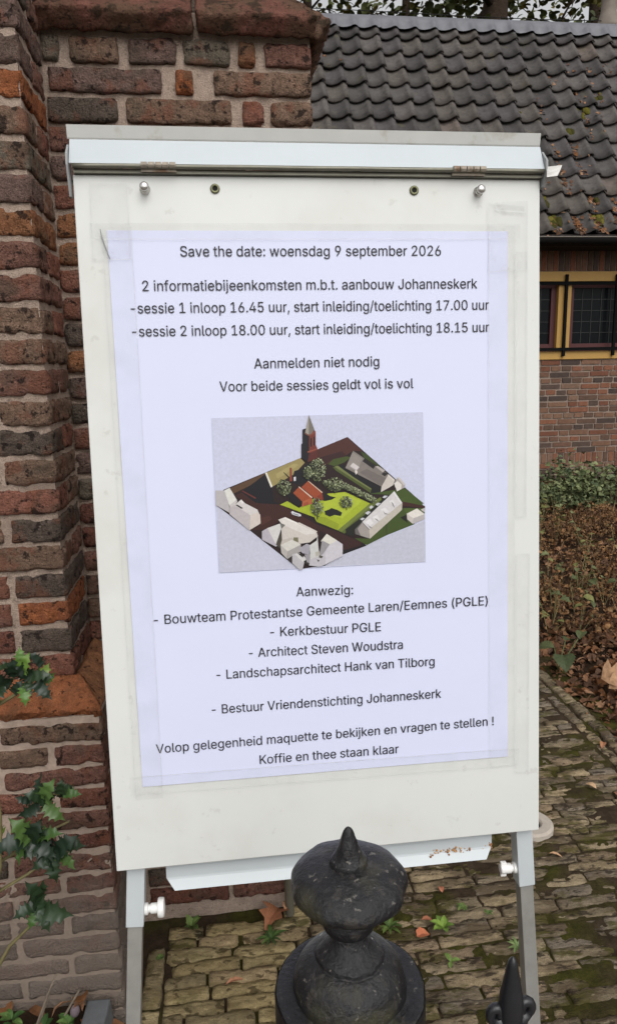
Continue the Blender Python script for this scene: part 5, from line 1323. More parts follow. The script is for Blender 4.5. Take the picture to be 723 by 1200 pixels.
# green ground cover along the house wall
mb = MB()
GRN = [lin(94, 102, 66), lin(80, 90, 58), lin(108, 116, 78), lin(64, 74, 50), lin(122, 128, 90), lin(86, 95, 66)]
pts, sz, cl = [], [], []
for _ in range(270):
    cx, cy = rng.uniform(1.6, 8.5), rng.uniform(6.15, 7.3)
    hh = rng.uniform(.26, .50) * (0.75 + .35 * (cy - 6.1))
    for _ in range(48):
        a = rng.uniform(0, 6.283)
        rr = rng.random() ** .6 * .2
        x, y = cx + rr * math.cos(a), min(cy + rr * math.sin(a), 7.40)
        h = hh * (1 - (rr / .24) ** 2) * rng.uniform(.35, 1.0)
        pts.append((x, y, bed_h(x, y) + h))
        sz.append(rng.uniform(.032, .062))
        cl.append(rng.choice(GRN))
scatter(mb, pts, sz, cl, ['wide', 'wide', 'oval'], tilt=.4, curl=(.1, .5), fold=(.05, .3), droop=.25)
for _ in range(700):
    x, y = rng.uniform(1.6, 8.5), rng.uniform(6.1, 7.3)
    z = bed_h(x, y)
    mb.tube([(x, y, z), (x + rng.uniform(-.05, .05), y + rng.uniform(-.05, .05), z + rng.uniform(.12, .3))], .0025, 4, lin(78, 62, 44), cap=False)
o = mb.build('ground_cover', M['leaf'])
meta(o, 'low green leafy ground cover at the foot of the brick house', 'ground cover', kind='stuff')
# scattered green leaves between the withered ones
mb = MB()
GG = [lin(88, 92, 60), lin(102, 106, 72), lin(74, 80, 50), lin(108, 108, 64)]
for _ in range(95):
    cx, cy = 1.6 + abs(rng.gauss(0, 1.3)), rng.uniform(3.2, 6.2)
    z = bed_h(cx, cy)
    for _ in range(rng.randint(2, 5)):
        x, y, h = cx + rng.uniform(-.07, .07), cy + rng.uniform(-.07, .07), rng.uniform(.10, .24)
        mb.tube([(cx, cy, z), (x, y, z + h)], .002, 4, lin(120, 112, 76), cap=False)
        a = rng.uniform(0, 6.283)
        put_leaf(mb, (x, y, z + h), (math.cos(a), math.sin(a), -.2), (0, 0, 1), rng.uniform(.03, .062), rng.choice(GG), rng.choice(['broad', 'lobed', 'broad']), .12, .4, rng.gauss(0, .4))
o = mb.build('low_greenery', M['leaf'])
meta(o, 'sparse pale green leaves poking through the withered bedding', 'ground cover', kind='stuff')

# leaves and moss caught between the roof tiles
mb = MB()
for _ in range(7000):
    lo = rng.random()
    k = int(rng.random() ** 2.3 * 10)
    x = rng.uniform(2.5, 9.3) if rng.random() < .8 else rng.uniform(.9, 3)
    if k > 4 and rng.random() < .5: continue
    col_i = math.floor((x + .8) / TW)
    t = rng.gauss(.34, .10) if rng.random() < .92 else rng.uniform(.6, 1)
    n_ = noise3(np.array([[col_i * 3.1, k * 2.7, 0.5]]), 1.0, 9)[0]
    if n_ < .12 - .2 * (k < 2) + (.35 if x < 3.4 else 0): continue
    t = min(max(t, .03), .97)
    s = k * GA + rng.uniform(.0, .24)
    p = Vector((-.8 + (col_i + t) * TW, EY, EZ)) + S_ * s + N_ * (float(pan(np.array([t]))[0]) + .050 - .047 * ((s - k * GA) / (GA + .07)) - .03 + rng.uniform(.003, .012))
    a = rng.uniform(0, 6.283)
    d = Vector((math.cos(a), 0, 0)) + S_ * math.sin(a)
    put_leaf(mb, tuple(p), tuple(d), tuple(N_), rng.uniform(.022, .05), rng.choice(DRY), rng.choice(['oval', 'wide', 'slim']), rng.uniform(0, .4), rng.uniform(.1, .6), rng.gauss(0, .35))
for x in np.linspace(1.0, 9.3, 260):
    if rng.random() < .6:
        a = rng.uniform(0, 6.283)
        put_leaf(mb, (x, GYc + rng.uniform(-.04, .03), GZc + rng.uniform(-.012, .008)), (math.cos(a), math.sin(a), 0), (0, 0, 1), rng.uniform(.03, .05), rng.choice(DRY), 'oval', .3, .4, rng.gauss(0, .4))
o = mb.build('roof_leaf_litter', M['dry'])
meta(o, 'brown leaves caught in the troughs of the roof tiles', 'leaf litter', kind='stuff')
mb = MB()
MC = [lin(84, 80, 34), lin(70, 68, 30), lin(98, 92, 42), lin(60, 58, 30)]
for _ in range(900):
    k = int(rng.random() ** 2.1 * 8)
    x = rng.uniform(3.0, 9.3)
    col_i = math.floor((x + .8) / TW)
    n_ = noise3(np.array([[col_i * 2.3, k * 1.9, 4.5]]), 1.0, 19)[0]
    if n_ < .12: continue
    t = rng.choice([rng.uniform(.05, .2), rng.uniform(.4, .6), rng.uniform(.2, .4)])
    s = k * GA + rng.uniform(.12, .25)
    p = Vector((-.8 + (col_i + t) * TW, EY, EZ)) + S_ * s + N_ * (float(pan(np.array([t]))[0]) + .050 - .047 * ((s - k * GA) / (GA + .07)) - .03)
    rr = rng.uniform(.014, .042)
    bm = bmesh.new()
    bmesh.ops.create_icosphere(bm, subdivisions=2, radius=1)
    v = np.array([tuple(q.co) for q in bm.verts]); f = [tuple(q.index for q in fc.verts) for fc in bm.faces]
    bm.free()
    v = v * (1 + .3 * noise3(v + rng.random() * 50, 2.5, 3))[:, None] * rr
    v = v[:, :1] * np.array([1, 0, 0]) + v[:, 1:2] * np.array(S_) * rng.uniform(1, 2.2) + v[:, 2:3] * np.array(N_) * .45 + np.array(p)
    mb.add(v, f, rng.choice(MC))
o = mb.build('roof_moss', mat('moss', rough=1, vcol=True, var=.4, vscale=120, bump=1, bscale=300, spec=.05), smooth=True)
meta(o, 'olive moss cushions on the lower roof tiles', 'moss', kind='stuff')

# ------------------------------------------------------------------ trees beyond the roof
def tree(x, y, h, r0, label, seed, crown_z, crown_r, nleaf, lcols, lean=0.0, leafs=(.10, .19)):
    rg_ = random.Random(seed)
    t = thing('tree', (x, y, -.06), label, 'tree', 'trees beyond the roof ridge')
    tb = MB()
    pts = []
    for k in range(9):
        f = k / 8
        pts.append((x + lean * f * h + .10 * math.sin(f * 5 + seed), y + .08 * math.sin(f * 4 + seed), -.1 + f * h))
    tb.tube(pts, [r0 * (1.25 - .25 * min(1, k / 1.5)) * (1 - .75 * (k / 8) ** 1.3) for k in range(9)], 12)
    ends = []
    for k in range(16):
        f = rg_.uniform(.42, .98)
        b0 = Vector(pts[int(f * 8)])
        a = rg_.uniform(0, 6.283)
        L = crown_r * rg_.uniform(.55, 1.05)
        d = Vector((math.cos(a), math.sin(a), rg_.uniform(.05, .7)))
        pp = [b0]
        for q in range(1, 5):
            pp.append(b0 + d * (L * q / 4) + Vector((rg_.uniform(-.15, .15), rg_.uniform(-.15, .15), rg_.uniform(-.12, .12) + .05 * q)))
        rr = r0 * .32 * (1 - f * .5)
        tb.tube(pp, [rr, rr * .75, rr * .5, rr * .3, rr * .12], 6)
        ends += pp[1:]
        for q in (2, 3, 4):
            e = pp[q] + Vector((rg_.uniform(-1, 1), rg_.uniform(-1, 1), rg_.uniform(-.6, .6))) * (.35 * crown_r * .5)
            tb.tube([pp[q], e], [rr * .22, rr * .06], 5)
            ends.append(e)
    tb.build('trunk', M['bark'], t, smooth=True)
    lb = MB()
    cl_ = []
    for e in ends:
        for _ in range(3):
            cl_.append((e + Vector((rg_.gauss(0, .35), rg_.gauss(0, .35), rg_.gauss(0, .3))), rg_.uniform(.2, .5)))
    for _ in range(nleaf):
        c, rad = rg_.choice(cl_)
        p = c + Vector((rg_.gauss(0, rad), rg_.gauss(0, rad), rg_.gauss(0, rad * .7)))
        a = rg_.uniform(0, 6.283)
        put_leaf(lb, tuple(p), (math.cos(a), math.sin(a), rg_.uniform(-.9, .3)), (0, 0, 1), rg_.uniform(*leafs), rg_.choice(lcols), 'wide', .1, .3, rg_.gauss(0, .5))
    lb.build('crown', M['leaf'], t)
OL = [lin(92, 96, 44), lin(72, 80, 38), lin(112, 108, 50), lin(62, 64, 34), lin(104, 92, 40), lin(82, 88, 46)]
OK_ = [lin(60, 66, 36), lin(50, 56, 32), lin(74, 78, 42), lin(84, 80, 40)]
tree(5.56, 15.0, 13.0, .40, 'tree with a broad dark trunk straight above the middle of the roof ridge', 3, 8.3, 3.4, 3600, OK_)
tree(8.55, 17.0, 13.5, .24, 'slim dark tree behind the vent pot at the right of the ridge', 5, 9, 3.0, 2600, OL)
tree(4.4, 17.5, 11.5, .20, 'leafy olive green tree left of the broad dark trunk, over the ridge', 9, 8.5, 2.8, 2600, OK_)
tree(2.5, 18.5, 10.9, .17, 'thin yellowing tree beside the brick coping at the left end of the ridge', 12, 8.6, 2.3, 1500, OL)
tree(7.0, 19.0, 12.0, .18, 'yellowing tree between the broad trunk and the slim dark tree', 14, 9.2, 2.6, 1700, OL)

# ------------------------------------------------------------------ holly by the buttress
holly = thing('holly_shrub', (-0.56, 1.22, .05), 'young holly shrub with glossy spiny leaves beside the brick buttress', 'shrub')
stm = MB()
TWG = lin(112, 104, 62)
stems = [
    [(-.56, 1.22, .03), (-.50, 1.26, .28), (-.445, 1.27, .37), (-.40, 1.265, .415), (-.385, 1.27, .455)],
    [(-.57, 1.22, .03), (-.52, 1.25, .32), (-.455, 1.27, .49), (-.395, 1.262, .528), (-.345, 1.27, .56)],
    [(-.57, 1.23, .03), (-.53, 1.26, .36), (-.452, 1.28, .545), (-.39, 1.282, .578), (-.352, 1.285, .60), (-.318, 1.29, .612)],
    [(-.57, 1.22, .03), (-.54, 1.25, .4), (-.452, 1.27, .575), (-.40, 1.268, .618), (-.38, 1.262, .66), (-.35, 1.265, .69), (-.325, 1.27, .683)],
    [(-.58, 1.22, .03), (-.55, 1.24, .4), (-.47, 1.26, .80), (-.43, 1.268, .868), (-.40, 1.268, .905), (-.372, 1.268, .935)],
    [(-.46, 1.26, .81), (-.425, 1.27, .866), (-.385, 1.27, .888), (-.355, 1.27, .915)],
    [(-.58, 1.23, .03), (-.50, 1.24, .35), (-.438, 1.25, .56), (-.428, 1.25, .66), (-.43, 1.25, .78)],
]
for s in stems:
    stm.tube(s, [.005 - .0028 * k / (len(s) - 1) for k in range(len(s))], 7, rng.choice([TWG, lin(96, 82, 50), lin(126, 112, 60)]))
stm.build('stem', M['twig'], holly, smooth=True)
hl = MB()
HG = [lin(36, 52, 32), lin(28, 42, 28), lin(42, 58, 36), lin(32, 46, 33)]
HY_ = [lin(92, 120, 52), lin(78, 108, 48), lin(106, 128, 56)]
# (base, direction, size, young?)
HL = [
    ((-.352, 1.268, .918), (-.5, -.3, .75), .055, 0), ((-.37, 1.266, .93), (.35, -.3, .8), .052, 1), ((-.385, 1.268, .915), (-.7, -.4, .5), .058, 0),
    ((-.36, 1.268, .918), (.8, -.3, .25), .05, 0), ((-.35, 1.266, .91), (.7, -.5, -.5), .05, 0), ((-.37, 1.268, .905), (.2, -.6, -.7), .042, 1),
    ((-.40, 1.266, .91), (-.6, -.5, -.4), .05, 0), ((-.395, 1.268, .90), (-.5, -.2, .8), .05, 0), ((-.41, 1.266, .88), (-.8, -.4, .1), .05, 1),
    ((-.348, 1.27, .908), (.5, .4, .6), .045, 1), ((-.375, 1.262, .925), (-.1, -.5, .85), .05, 0),
    ((-.352, 1.265, .675), (.35, -.35, .85), .066, 2), ((-.352, 1.265, .675), (-.5, -.4, .6), .052, 0), ((-.352, 1.264, .672), (.7, -.4, -.55), .055, 2),
    ((-.36, 1.265, .672), (-.75, -.3, -.35), .05, 0), ((-.355, 1.265, .68), (-.2, .4, .85), .05, 0), ((-.35, 1.268, .672), (.55, .35, .4), .04, 0),
    ((-.322, 1.27, .683), (.1, -.3, .9), .042, 0), ((-.32, 1.27, .682), (.95, -.25, .12), .04, 2),
    ((-.382, 1.262, .60), (-.35, -.35, .85), .075, 2), ((-.382, 1.262, .60), (.35, -.4, .75), .07, 0), ((-.382, 1.262, .598), (-.9, -.35, .12), .078, 0),
    ((-.38, 1.262, .598), (.75, -.45, -.35), .062, 0), ((-.385, 1.262, .597), (-.45, -.6, -.6), .05, 2), ((-.372, 1.264, .602), (.85, -.2, .25), .055, 2),
    ((-.352, 1.268, .562), (-.55, -.35, .7), .062, 0), ((-.348, 1.268, .562), (.1, -.4, -.85), .06, 0), ((-.346, 1.268, .562), (-.75, -.4, -.3), .052, 0),
    ((-.342, 1.268, .558), (.6, -.35, .75), .078, 0), ((-.342, 1.268, .556), (.85, -.45, -.3), .05, 2),
    ((-.385, 1.268, .458), (-.1, -.3, .95), .07, 0), ((-.385, 1.268, .455), (.9, -.4, -.15), .082, 0), ((-.388, 1.268, .455), (-.7, -.4, -.1), .05, 0),
    ((-.386, 1.268, .452), (-.3, -.6, -.75), .045, 2), ((-.383, 1.268, .45), (.4, -.5, -.6), .055, 0),
    ((-.44, 1.268, .60), (-.6, -.4, .5), .06, 1), ((-.44, 1.268, .59), (-.7, -.4, -.3), .06, 2), ((-.47, 1.268, .86), (-.5, -.5, .6), .06, 0),
    ((-.47, 1.27, .46), (-.5, -.5, .5), .065, 0), ((-.50, 1.26, .55), (-.6, -.4, .6), .065, 0), ((-.53, 1.25, .45), (-.6, -.4, .4), .065, 0), ((-.52, 1.25, .65), (-.3, -.6, .5), .06, 2),
]
for p, d, s, yv in HL:
    for rep_ in range(2):
        c = rng.choice(HY_ if yv == 1 else ([lin(62, 88, 42), lin(72, 96, 48)] if yv == 2 and rep_ == 0 else HG))
        dd = np.array(d) + (0 if rep_ == 0 else 1) * np.array([rng.gauss(0, .55), rng.gauss(0, .3), rng.gauss(0, .55)])
        pp = np.array(p) + (0 if rep_ == 0 else 1) * np.array([rng.gauss(0, .010), rng.uniform(0, .015), rng.gauss(0, .010)])
        put_leaf(hl, pp, dd, (rng.uniform(-.5, .6), -1.0, .7), s * (.86 if rep_ == 0 else .66), c, 'holly', .20, .35, rng.gauss(0, .35))
hl.build('foliage', M['holly'], holly, smooth=True)

# ------------------------------------------------------------------ small plants, twigs and leaves at the foot of the buttress
mb = MB()
pts, sz, cl = [], [], []
for _ in range(420):
    x, y = rng.uniform(-1.6, -.27), rng.uniform(1.0, 1.43)
    if x > -.36 and y > 1.36 and rng.random() < .6: continue
    pts.append((x, y, float(bedl_z(np.array([[x, y, 0]]))[0]) + rng.uniform(.003, .035)))
    sz.append(rng.uniform(.04, .085))
    cl.append(rng.choice(DRY + [lin(150, 96, 52), lin(138, 90, 56)]))
scatter(mb, pts, sz, cl, ['slim', 'oval', 'oval', 'slim'], tilt=.45, curl=(.1, .9), fold=(.05, .5))
o = mb.build('leaf_litter', M['dry'])
meta(o, 'brown fallen leaves heaped at the foot of the buttress', 'leaf litter', kind='stuff')
mb = MB()
mb.box(-.026, .026, -.23, .0, -.03, .078, bev=.004)
o = mb.build('slate_slab', M['slate'], origin=(0, 0, 0))
o.location = (-.318, 1.428, 0)
o.rotation_euler = (R(4), R(-3), R(-6))
meta(o, 'grey slate edging slab standing in leaves at the foot of the buttress', 'stone slab')
mb = MB()
for s in ([(-.47, 1.30, .04), (-.44, 1.33, .10), (-.41, 1.36, .17), (-.392, 1.37, .205)], [(-.46, 1.32, .04), (-.43, 1.36, .11), (-.415, 1.38, .15)], [(-.42, 1.34, .05), (-.38, 1.38, .10), (-.355, 1.395, .135)]):
    mb.tube(s, [.0030, .0027, .0024, .002][:len(s)], 6, lin(112, 100, 80))
o = mb.build('bare_twigs', mat('bare_twig', lin(108, 96, 82), .8, var=.3, vscale=60), smooth=True, origin=(-.45, 1.32, .05))
meta(o, 'bare grey twigs leaning on the foot of the buttress', 'twigs')
SL = ['bright green seedling between the two bare twigs by the buttress', 'low green seedling beside the dried bud by the buttress', 'green seedling in front of the dried bud, nearest the slate slab', 'green seedling left of the bare twigs at the frame edge']
for k_, (cx, cy, cz) in enumerate(((-.425, 1.345, .09), (-.375, 1.36, .075), (-.385, 1.335, .065), (-.49, 1.36, .10))):
    mb = MB()
    for _ in range(8):
        a = rng.uniform(0, 6.283)
        put_leaf(mb, (cx, cy, cz + rng.uniform(-.01, .015)), (math.cos(a), math.sin(a), rng.uniform(.1, .8)), (0, 0, 1), rng.uniform(.022, .036), rng.choice([lin(66, 92, 44), lin(84, 108, 56), lin(50, 76, 36)]), 'oval', .15, .3)
    mb.tube([(cx, cy, .02), (cx, cy, cz)], .003, 5, lin(92, 84, 50))
    o = mb.build('seedling', M['leaf'], origin=(cx, cy, .05))
    meta(o, SL[k_], 'seedling', 'seedlings at the foot of the buttress')
mb = MB()
mb.lathe([(.002, -.018), (.008, -.012), (.0105, 0), (.008, .012), (.002, .02)], 12, lin(112, 96, 104))
o = mb.build('dried_bud', mat('dried_bud', lin(112, 98, 104), .8, var=.2, vscale=60), smooth=True, origin=(0, 0, 0))
o.location = (-.362, 1.368, .108)
o.rotation_euler = (.3, .2, 0)
meta(o, 'dried greyish purple bud among leaves at the foot of the buttress', 'bud')

# weeds in the joints
def weed(x, y, label, n, length, kind, cols, lift=.7):
    b = MB()
    for k in range(n):
        a = 2 * math.pi * k / n + rng.uniform(-.3, .3)
        L = length * .60 * rng.uniform(.6, 1.1)
        el = lift * rng.uniform(.5, 1.2)
        put_leaf(b, (x, y, .004), (math.cos(a), math.sin(a), el), (0, 0, 1), L, rng.choice(cols), kind, .15, .45)
    o = b.build('weed', M['leaf'], origin=(x, y, 0))
    meta(o, label, 'weed', 'weeds in the paving joints')
    return o
WG = [lin(86, 104, 54), lin(74, 94, 48), lin(98, 114, 60)]
weed(-.13, 1.685, 'upright leafy weed at the wall foot under the left part of the pen tray', 9, .06, 'oval', WG, 1.5)
weed(-.205, 1.60, 'tiny round leaved weed beside the left leg of the flip chart', 7, .022, 'wide', WG, .6)
weed(.075, 1.625, 'spreading dark green rosette left of the iron post finial', 11, .075, 'slim', [lin(66, 88, 42), lin(80, 100, 50), lin(58, 76, 40)], .35)
weed(.385, 1.614, 'grassy weed just right of the iron post finial', 12, .075, 'slim', [lin(84, 104, 48), lin(98, 116, 56), lin(70, 90, 44)], .8)
weed(.525, 1.594, 'bright bladed weed halfway between the finial and the right leg', 9, .065, 'oval', [lin(112, 136, 58), lin(98, 124, 54)], .9)
weed(.51, 1.487, 'single flat leaf sprout closest to the small fence spike on its left', 3, .05, 'oval', [lin(102, 124, 62)], .3)
weed(.69, 1.505, 'pale green branching weed behind the tip of the small fence spike', 12, .06, 'slim', [lin(112, 128, 80), lin(96, 116, 68)], .7)
weed(.60, 1.66, 'low creeping weed under the right end of the pen tray', 8, .035, 'oval', WG, .3)
weed(.66, 1.63, 'tiny pale weed beside the right locking knob', 6, .026, 'oval', WG, .4)
for (x, y, lb) in ((1.40, 3.02, 'tiny green sprout on the border bricks at the far end of the path'), (1.41, 2.28, 'tiny pale weed on the right border bricks at the frame edge')):
    weed(x, y, lb, 5, .035, 'oval', [lin(122, 138, 62), lin(100, 122, 70)], .4)

def fallen(x, y, size, col, label, kind='oval', z=.006, d=None, roll=0.0, curl=.5, fold=.2, up=(0, 0, 1)):
    b = MB()
    a = rng.uniform(0, 6.283)
    put_leaf(b, (x, y, z), d or (math.cos(a), math.sin(a), .08), up, size, col, kind, fold, curl, roll)
    o = b.build('fallen_leaf', M['dry'], origin=(x, y, 0))
    return meta(o, label, 'leaf', 'single leaves lying on the path')
fallen(.105, 1.725, .085, lin(150, 100, 72), 'large russet lobed leaf under the pen tray left of the finial', 'lobed', d=(-.5, -.8, .1))
fallen(.118, 1.70, .035, lin(176, 132, 100), 'small pale tan leaf touching the large russet leaf', 'oval', z=.02, d=(.3, .8, .3))
fallen(.448, 1.575, .036, lin(186, 112, 80), 'small bright orange leaf right of the finial', 'wide', d=(1, .2, .1))
fallen(.475, 1.63, .030, lin(160, 104, 78), 'small reddish curled leaf above the bright orange leaf', 'oval')
fallen(.925, 1.835, .04, lin(176, 140, 108), 'pale tan sliver leaf right of the right leg', 'slim', d=(1, -.5, .05))
fallen(1.235, 2.13, .045, lin(182, 150, 118), 'pale curled leaf on the mossy path at the right frame edge', 'oval')
fallen(1.29, 2.10, .035, lin(120, 84, 60), 'small brown leaf beside the pale curled leaf at the right frame edge', 'wide')
fallen(1.42, 2.42, .045, lin(150, 106, 78), 'brown leaf lying on the right border bricks', 'oval')
fallen(-.045, 1.495, .05, lin(170, 120, 92), 'thin pinkish leaf on the yellow clinkers right of the left leg', 'slim', d=(1, .3, .05))
fallen(.56, 1.72, .028, lin(170, 110, 84), 'tiny orange leaf below the rusty end of the pen tray', 'oval')
b = MB()
put_leaf(b, (1.622, 2.82, .075), (1, -.15, .10), (0, -.5, 1), .13, lin(160, 126, 96), 'lobed', .3, .8, .25)
put_leaf(b, (1.625, 2.76, .055), (1, -.25, .05), (0, -.6, 1), .12, lin(172, 136, 104), 'lobed', .25, .7, -.3)
o = b.build('fallen_leaf', M['dry'], origin=(1.60, 2.80, 0))
meta(o, 'big pale tan dry leaf lying on the litter at the right frame edge', 'leaf')
b = MB()
for (dx, dy, h, a, s) in ((0, 0, .09, 4.4, .11), (-.02, .05, .11, 2.6, .085), (.06, .10, .12, .6, .07), (.20, .20, .12, 4.0, .06)):
    b.tube([(1.56, 3.10, .0), (1.56 + dx, 3.06 + dy, h)], .003, 5, lin(86, 92, 58))
    put_leaf(b, (1.56 + dx, 3.06 + dy, h), (math.cos(a), math.sin(a), -.15), (0, 0, 1), s, rng.choice([lin(62, 70, 44), lin(72, 78, 48)]), 'broad', .14, .5, rng.gauss(0, .25))
o = b.build('leafy_plant', M['leaf'], origin=(1.56, 3.10, 0))
meta(o, 'dark green round leaved plant at the bed corner where the path border ends', 'plant')

# pale ring in the paving, half hidden by the board
b = MB()
b.lathe([(.034, -.03), (.034, .012), (.040, .017), (.066, .018), (.074, .012), (.075, -.03)], 40, M=Matrix.Translation((.925, 1.975, 0)))
o = b.build('drain_ring', M['concrete'], smooth=False, origin=(.925, 1.975, 0))
o2 = MB()
o2.lathe([(.001, .004), (.0335, .004), (.0335, -.02), (.001, -.02)], 32, M=Matrix.Translation((.925, 1.975, 0)))
o2.build('drain_hole', M['hole'], o)
meta(o, 'pale beige ring with a dark hole set in the paving behind the right leg', 'drain')

# ================================================================== THE FLIP CHART
BL = np.array([-0.1436, 1.0541, 0.8158])
E1 = np.array([1.0, -0.0005, 0.0]); E1 /= np.linalg.norm(E1)
E2 = np.array([-0.0005, 0.0859, 0.9963]); E2 -= E1 * (E2 @ E1); E2 /= np.linalg.norm(E2)
E3 = np.cross(E1, E2)          # out of the board, towards the reader
def P(u, v, w_=0.0):
    return tuple(BL + E1 * u + E2 * v + E3 * w_)
def PB(mb, u0, u1, v0, v1, w0, w1, bev=0.0, col=(1, 1, 1), mat_=0):
    Mx = Matrix(((E1[0], E2[0], E3[0], BL[0]), (E1[1], E2[1], E3[1], BL[1]), (E1[2], E2[2], E3[2], BL[2]), (0, 0, 0, 1)))
    mb.box(u0, u1, v0, v1, w0, w1, col, mat_, Mx, bev)
FRM = Matrix(((E1[0], E2[0], E3[0], BL[0]), (E1[1], E2[1], E3[1], BL[1]), (E1[2], E2[2], E3[2], BL[2]), (0, 0, 0, 1)))

chart = thing('flip_chart', (0.16, 1.02, 0), 'white flip chart easel with a metal clamp bar on top, standing on the brick path', 'flip chart')
mb = MB()
def quad_slab(b, c4, w0, w1, bev):
    bm = bmesh.new()
    vs = [bm.verts.new(P(u, v, w0)) for u, v in c4] + [bm.verts.new(P(u, v, w1)) for u, v in c4]
    for f in ((0, 1, 2, 3), (7, 6, 5, 4), (0, 4, 5, 1), (1, 5, 6, 2), (2, 6, 7, 3), (3, 7, 4, 0)):
        bm.faces.new([vs[i] for i in f])
    bmesh.ops.recalc_face_normals(bm, faces=bm.faces)
    bmesh.ops.bevel(bm, geom=list(bm.edges), offset=bev, segments=2, profile=.5, affect='EDGES')
    bm.verts.ensure_lookup_table()
    b.add([tuple(q.co) for q in bm.verts], [tuple(q.index for q in f.verts) for f in bm.faces])
    bm.free()
quad_slab(mb, [(-.0489, .9175), (-.0486, -.1378), (.6500, -.1363), (.6428, .9175)], -.019, -.001, .0015)
board = mb.build('board', M['board'], chart)
# pins and grommets
def disc_M(u, v, w_):
    return FRM @ Matrix.Translation((u, v, w_))
for (u, v) in ((.1505, .8997), (.4459, .8999)):
    g = MB()
    g.lathe([(.0034, -.004), (.0034, .0012), (.0042, .0022), (.0066, .0018), (.0072, -.0005)], 24, M=disc_M(u, v, -.0005))
    go = g.build('grommet', M['brass'], board, smooth=True)
    g = MB()
    g.lathe([(.0001, -.0005), (.0034, -.0005), (.0034, -.004), (.0001, -.004)], 16, M=disc_M(u, v, 0))
    g.build('grommet_hole', M['hole'], board)
for (u, v) in ((.0509, .8978), (.545, .8985)):
    g = MB()
    g.lathe([(.0075, -.001), (.0075, .001), (.0052, .002), (.0050, .009), (.0062, .010), (.0064, .0145), (.0050, .0165), (.001, .0172)], 24, M=disc_M(u, v, -.0005))
    g.build('pin', M['chrome'], board, smooth=True)

# clamp bar: pressed steel channel over the top edge
def extrude(b, prof, u0, u1, th, col=(1, 1, 1)):
    """thin sheet along u following the (v, w) profile"""
    n = len(prof)
    pr = np.array(prof, float)
    off = []
    for k in range(n):
        d = pr[min(k + 1, n - 1)] - pr[max(k - 1, 0)]
        d /= np.linalg.norm(d)
        off.append(pr[k] + np.array([d[1], -d[0]]) * th)
    ring = list(map(tuple, pr)) + list(map(tuple, off))[::-1]
    vs = [P(u0, v, w_) for v, w_ in ring] + [P(u1, v, w_) for v, w_ in ring]
    m = len(ring)
    fs = [(k, (k + 1) % m, m + (k + 1) % m, m + k) for k in range(m)]
    for k in range(n - 1):
        fs.append((k, 2 * n - 1 - k, 2 * n - 2 - k, k + 1))
        fs.append((m + k, m + k + 1, m + 2 * n - 2 - k, m + 2 * n - 1 - k))
    b.add(vs, fs, col)
mb = MB()
extrude(mb, [(.9285, .013), (.930, .0125), (.9655, -.004), (.9665, -.0045)], -.0505, .6440, .0022)
bar = mb.build('clamp_bar', M['clamp_white'], chart)
mb = MB()
extrude(mb, [(.9668, -.0044), (.9685, -.0035), (.9845, .0)], -.0535, .6435, .0022)
mb.build('clamp_flange', M['flange'], bar)
mb = MB()
pts = [P(u, .9255, .0115 + .0006 * math.sin(u * 40)) for u in np.linspace(-.046, .643, 40)]
mb.tube(pts, .0034, 10)
mb.build('clamp_rod', M['dark_steel'], bar, smooth=True)
mb = MB()
PB(mb, -.046, .643, .9178, .9235, -.012, .0065)
mb.build('clamp_jaw', M['dark_steel'], bar)
for u0, u1 in ((.0475, .097), (.501, .552)):
    mb = MB()
    mb2 = (u1 - u0) / 5
    for q in range(5):
        mb.tube([P(u0 + q * mb2 + .0008, .9265, .0145), P(u0 + (q + 1) * mb2 - .0008, .9265, .0145)], .0042, 10)
    PB(mb, u0, u1, .9185, .9245, .008, .0100, .0006)
    mb.build('hinge', M['rust'], bar)
for u0, u1, vb, vt in ((-.0540, -.0512, .886, .957), (.6445, .6475, .905, .957)):
    mb = MB()
    vs = [P(u, v, w_) for u in (u0, u1) for v, w_ in ((vb, -.006), (vb, .004), (.925, .017), (.940, .017), (vt, .001), (vt, -.008))]
    mb.add(vs, [(0, 1, 2, 3, 4, 5), (11, 10, 9, 8, 7, 6)] + [(k, 6 + k, 6 + (k + 1) % 6, (k + 1) % 6) for k in range(6)])
    mb.build('end_cap', M['greyplastic'], bar)
mb = MB()
vs = [P(.645, .921, .018), P(.665, .925, .021), P(.668, .932, .020), P(.646, .930, .018), P(.645, .915, .018), P(.660, .916, .022)]
mb.add(vs, [(0, 1, 2, 3), (4, 5, 1, 0)])
mb.build('tape_flap', mat('crumpled_tape', lin(196, 194, 188), .3, bump=.4, bscale=60), bar)

# pen tray under the board
mb = MB()
def tray_sheet(b, u0, u1):
    th = .0018
    lv = [(-.085, -.0205, 0), (-.168, -.0205, 0), (-.171, -.0195, .002), (-.1835, -.0085, .0135)]
    vs = []
    for s in (0, 1):
        for v, w_, ins in lv:
            vs.append(P(u0 + ins, v, w_ + s * th)); vs.append(P(u1 - ins, v, w_ + s * th))
    n = len(lv)
    fs = []
    for k in range(n - 1):
        a = 2 * k
        fs.append((a, a + 1, a + 3, a + 2))
        c = 2 * n + 2 * k
        fs.append((c, c + 2, c + 3, c + 1))
        fs.append((a, a + 2, c + 2, c))
        fs.append((a + 1, c + 1, c + 3, a + 3))
    fs.append((0, 2 * n, 2 * n + 1, 1))
    e = 2 * (n - 1)
    fs.append((e, e + 1, 2 * n + e + 1, 2 * n + e))
    b.add(vs, fs)
tray_sheet(mb, .0262, .5735)
tray = mb.build('pen_tray', M['tray'], chart)
mb = MB()
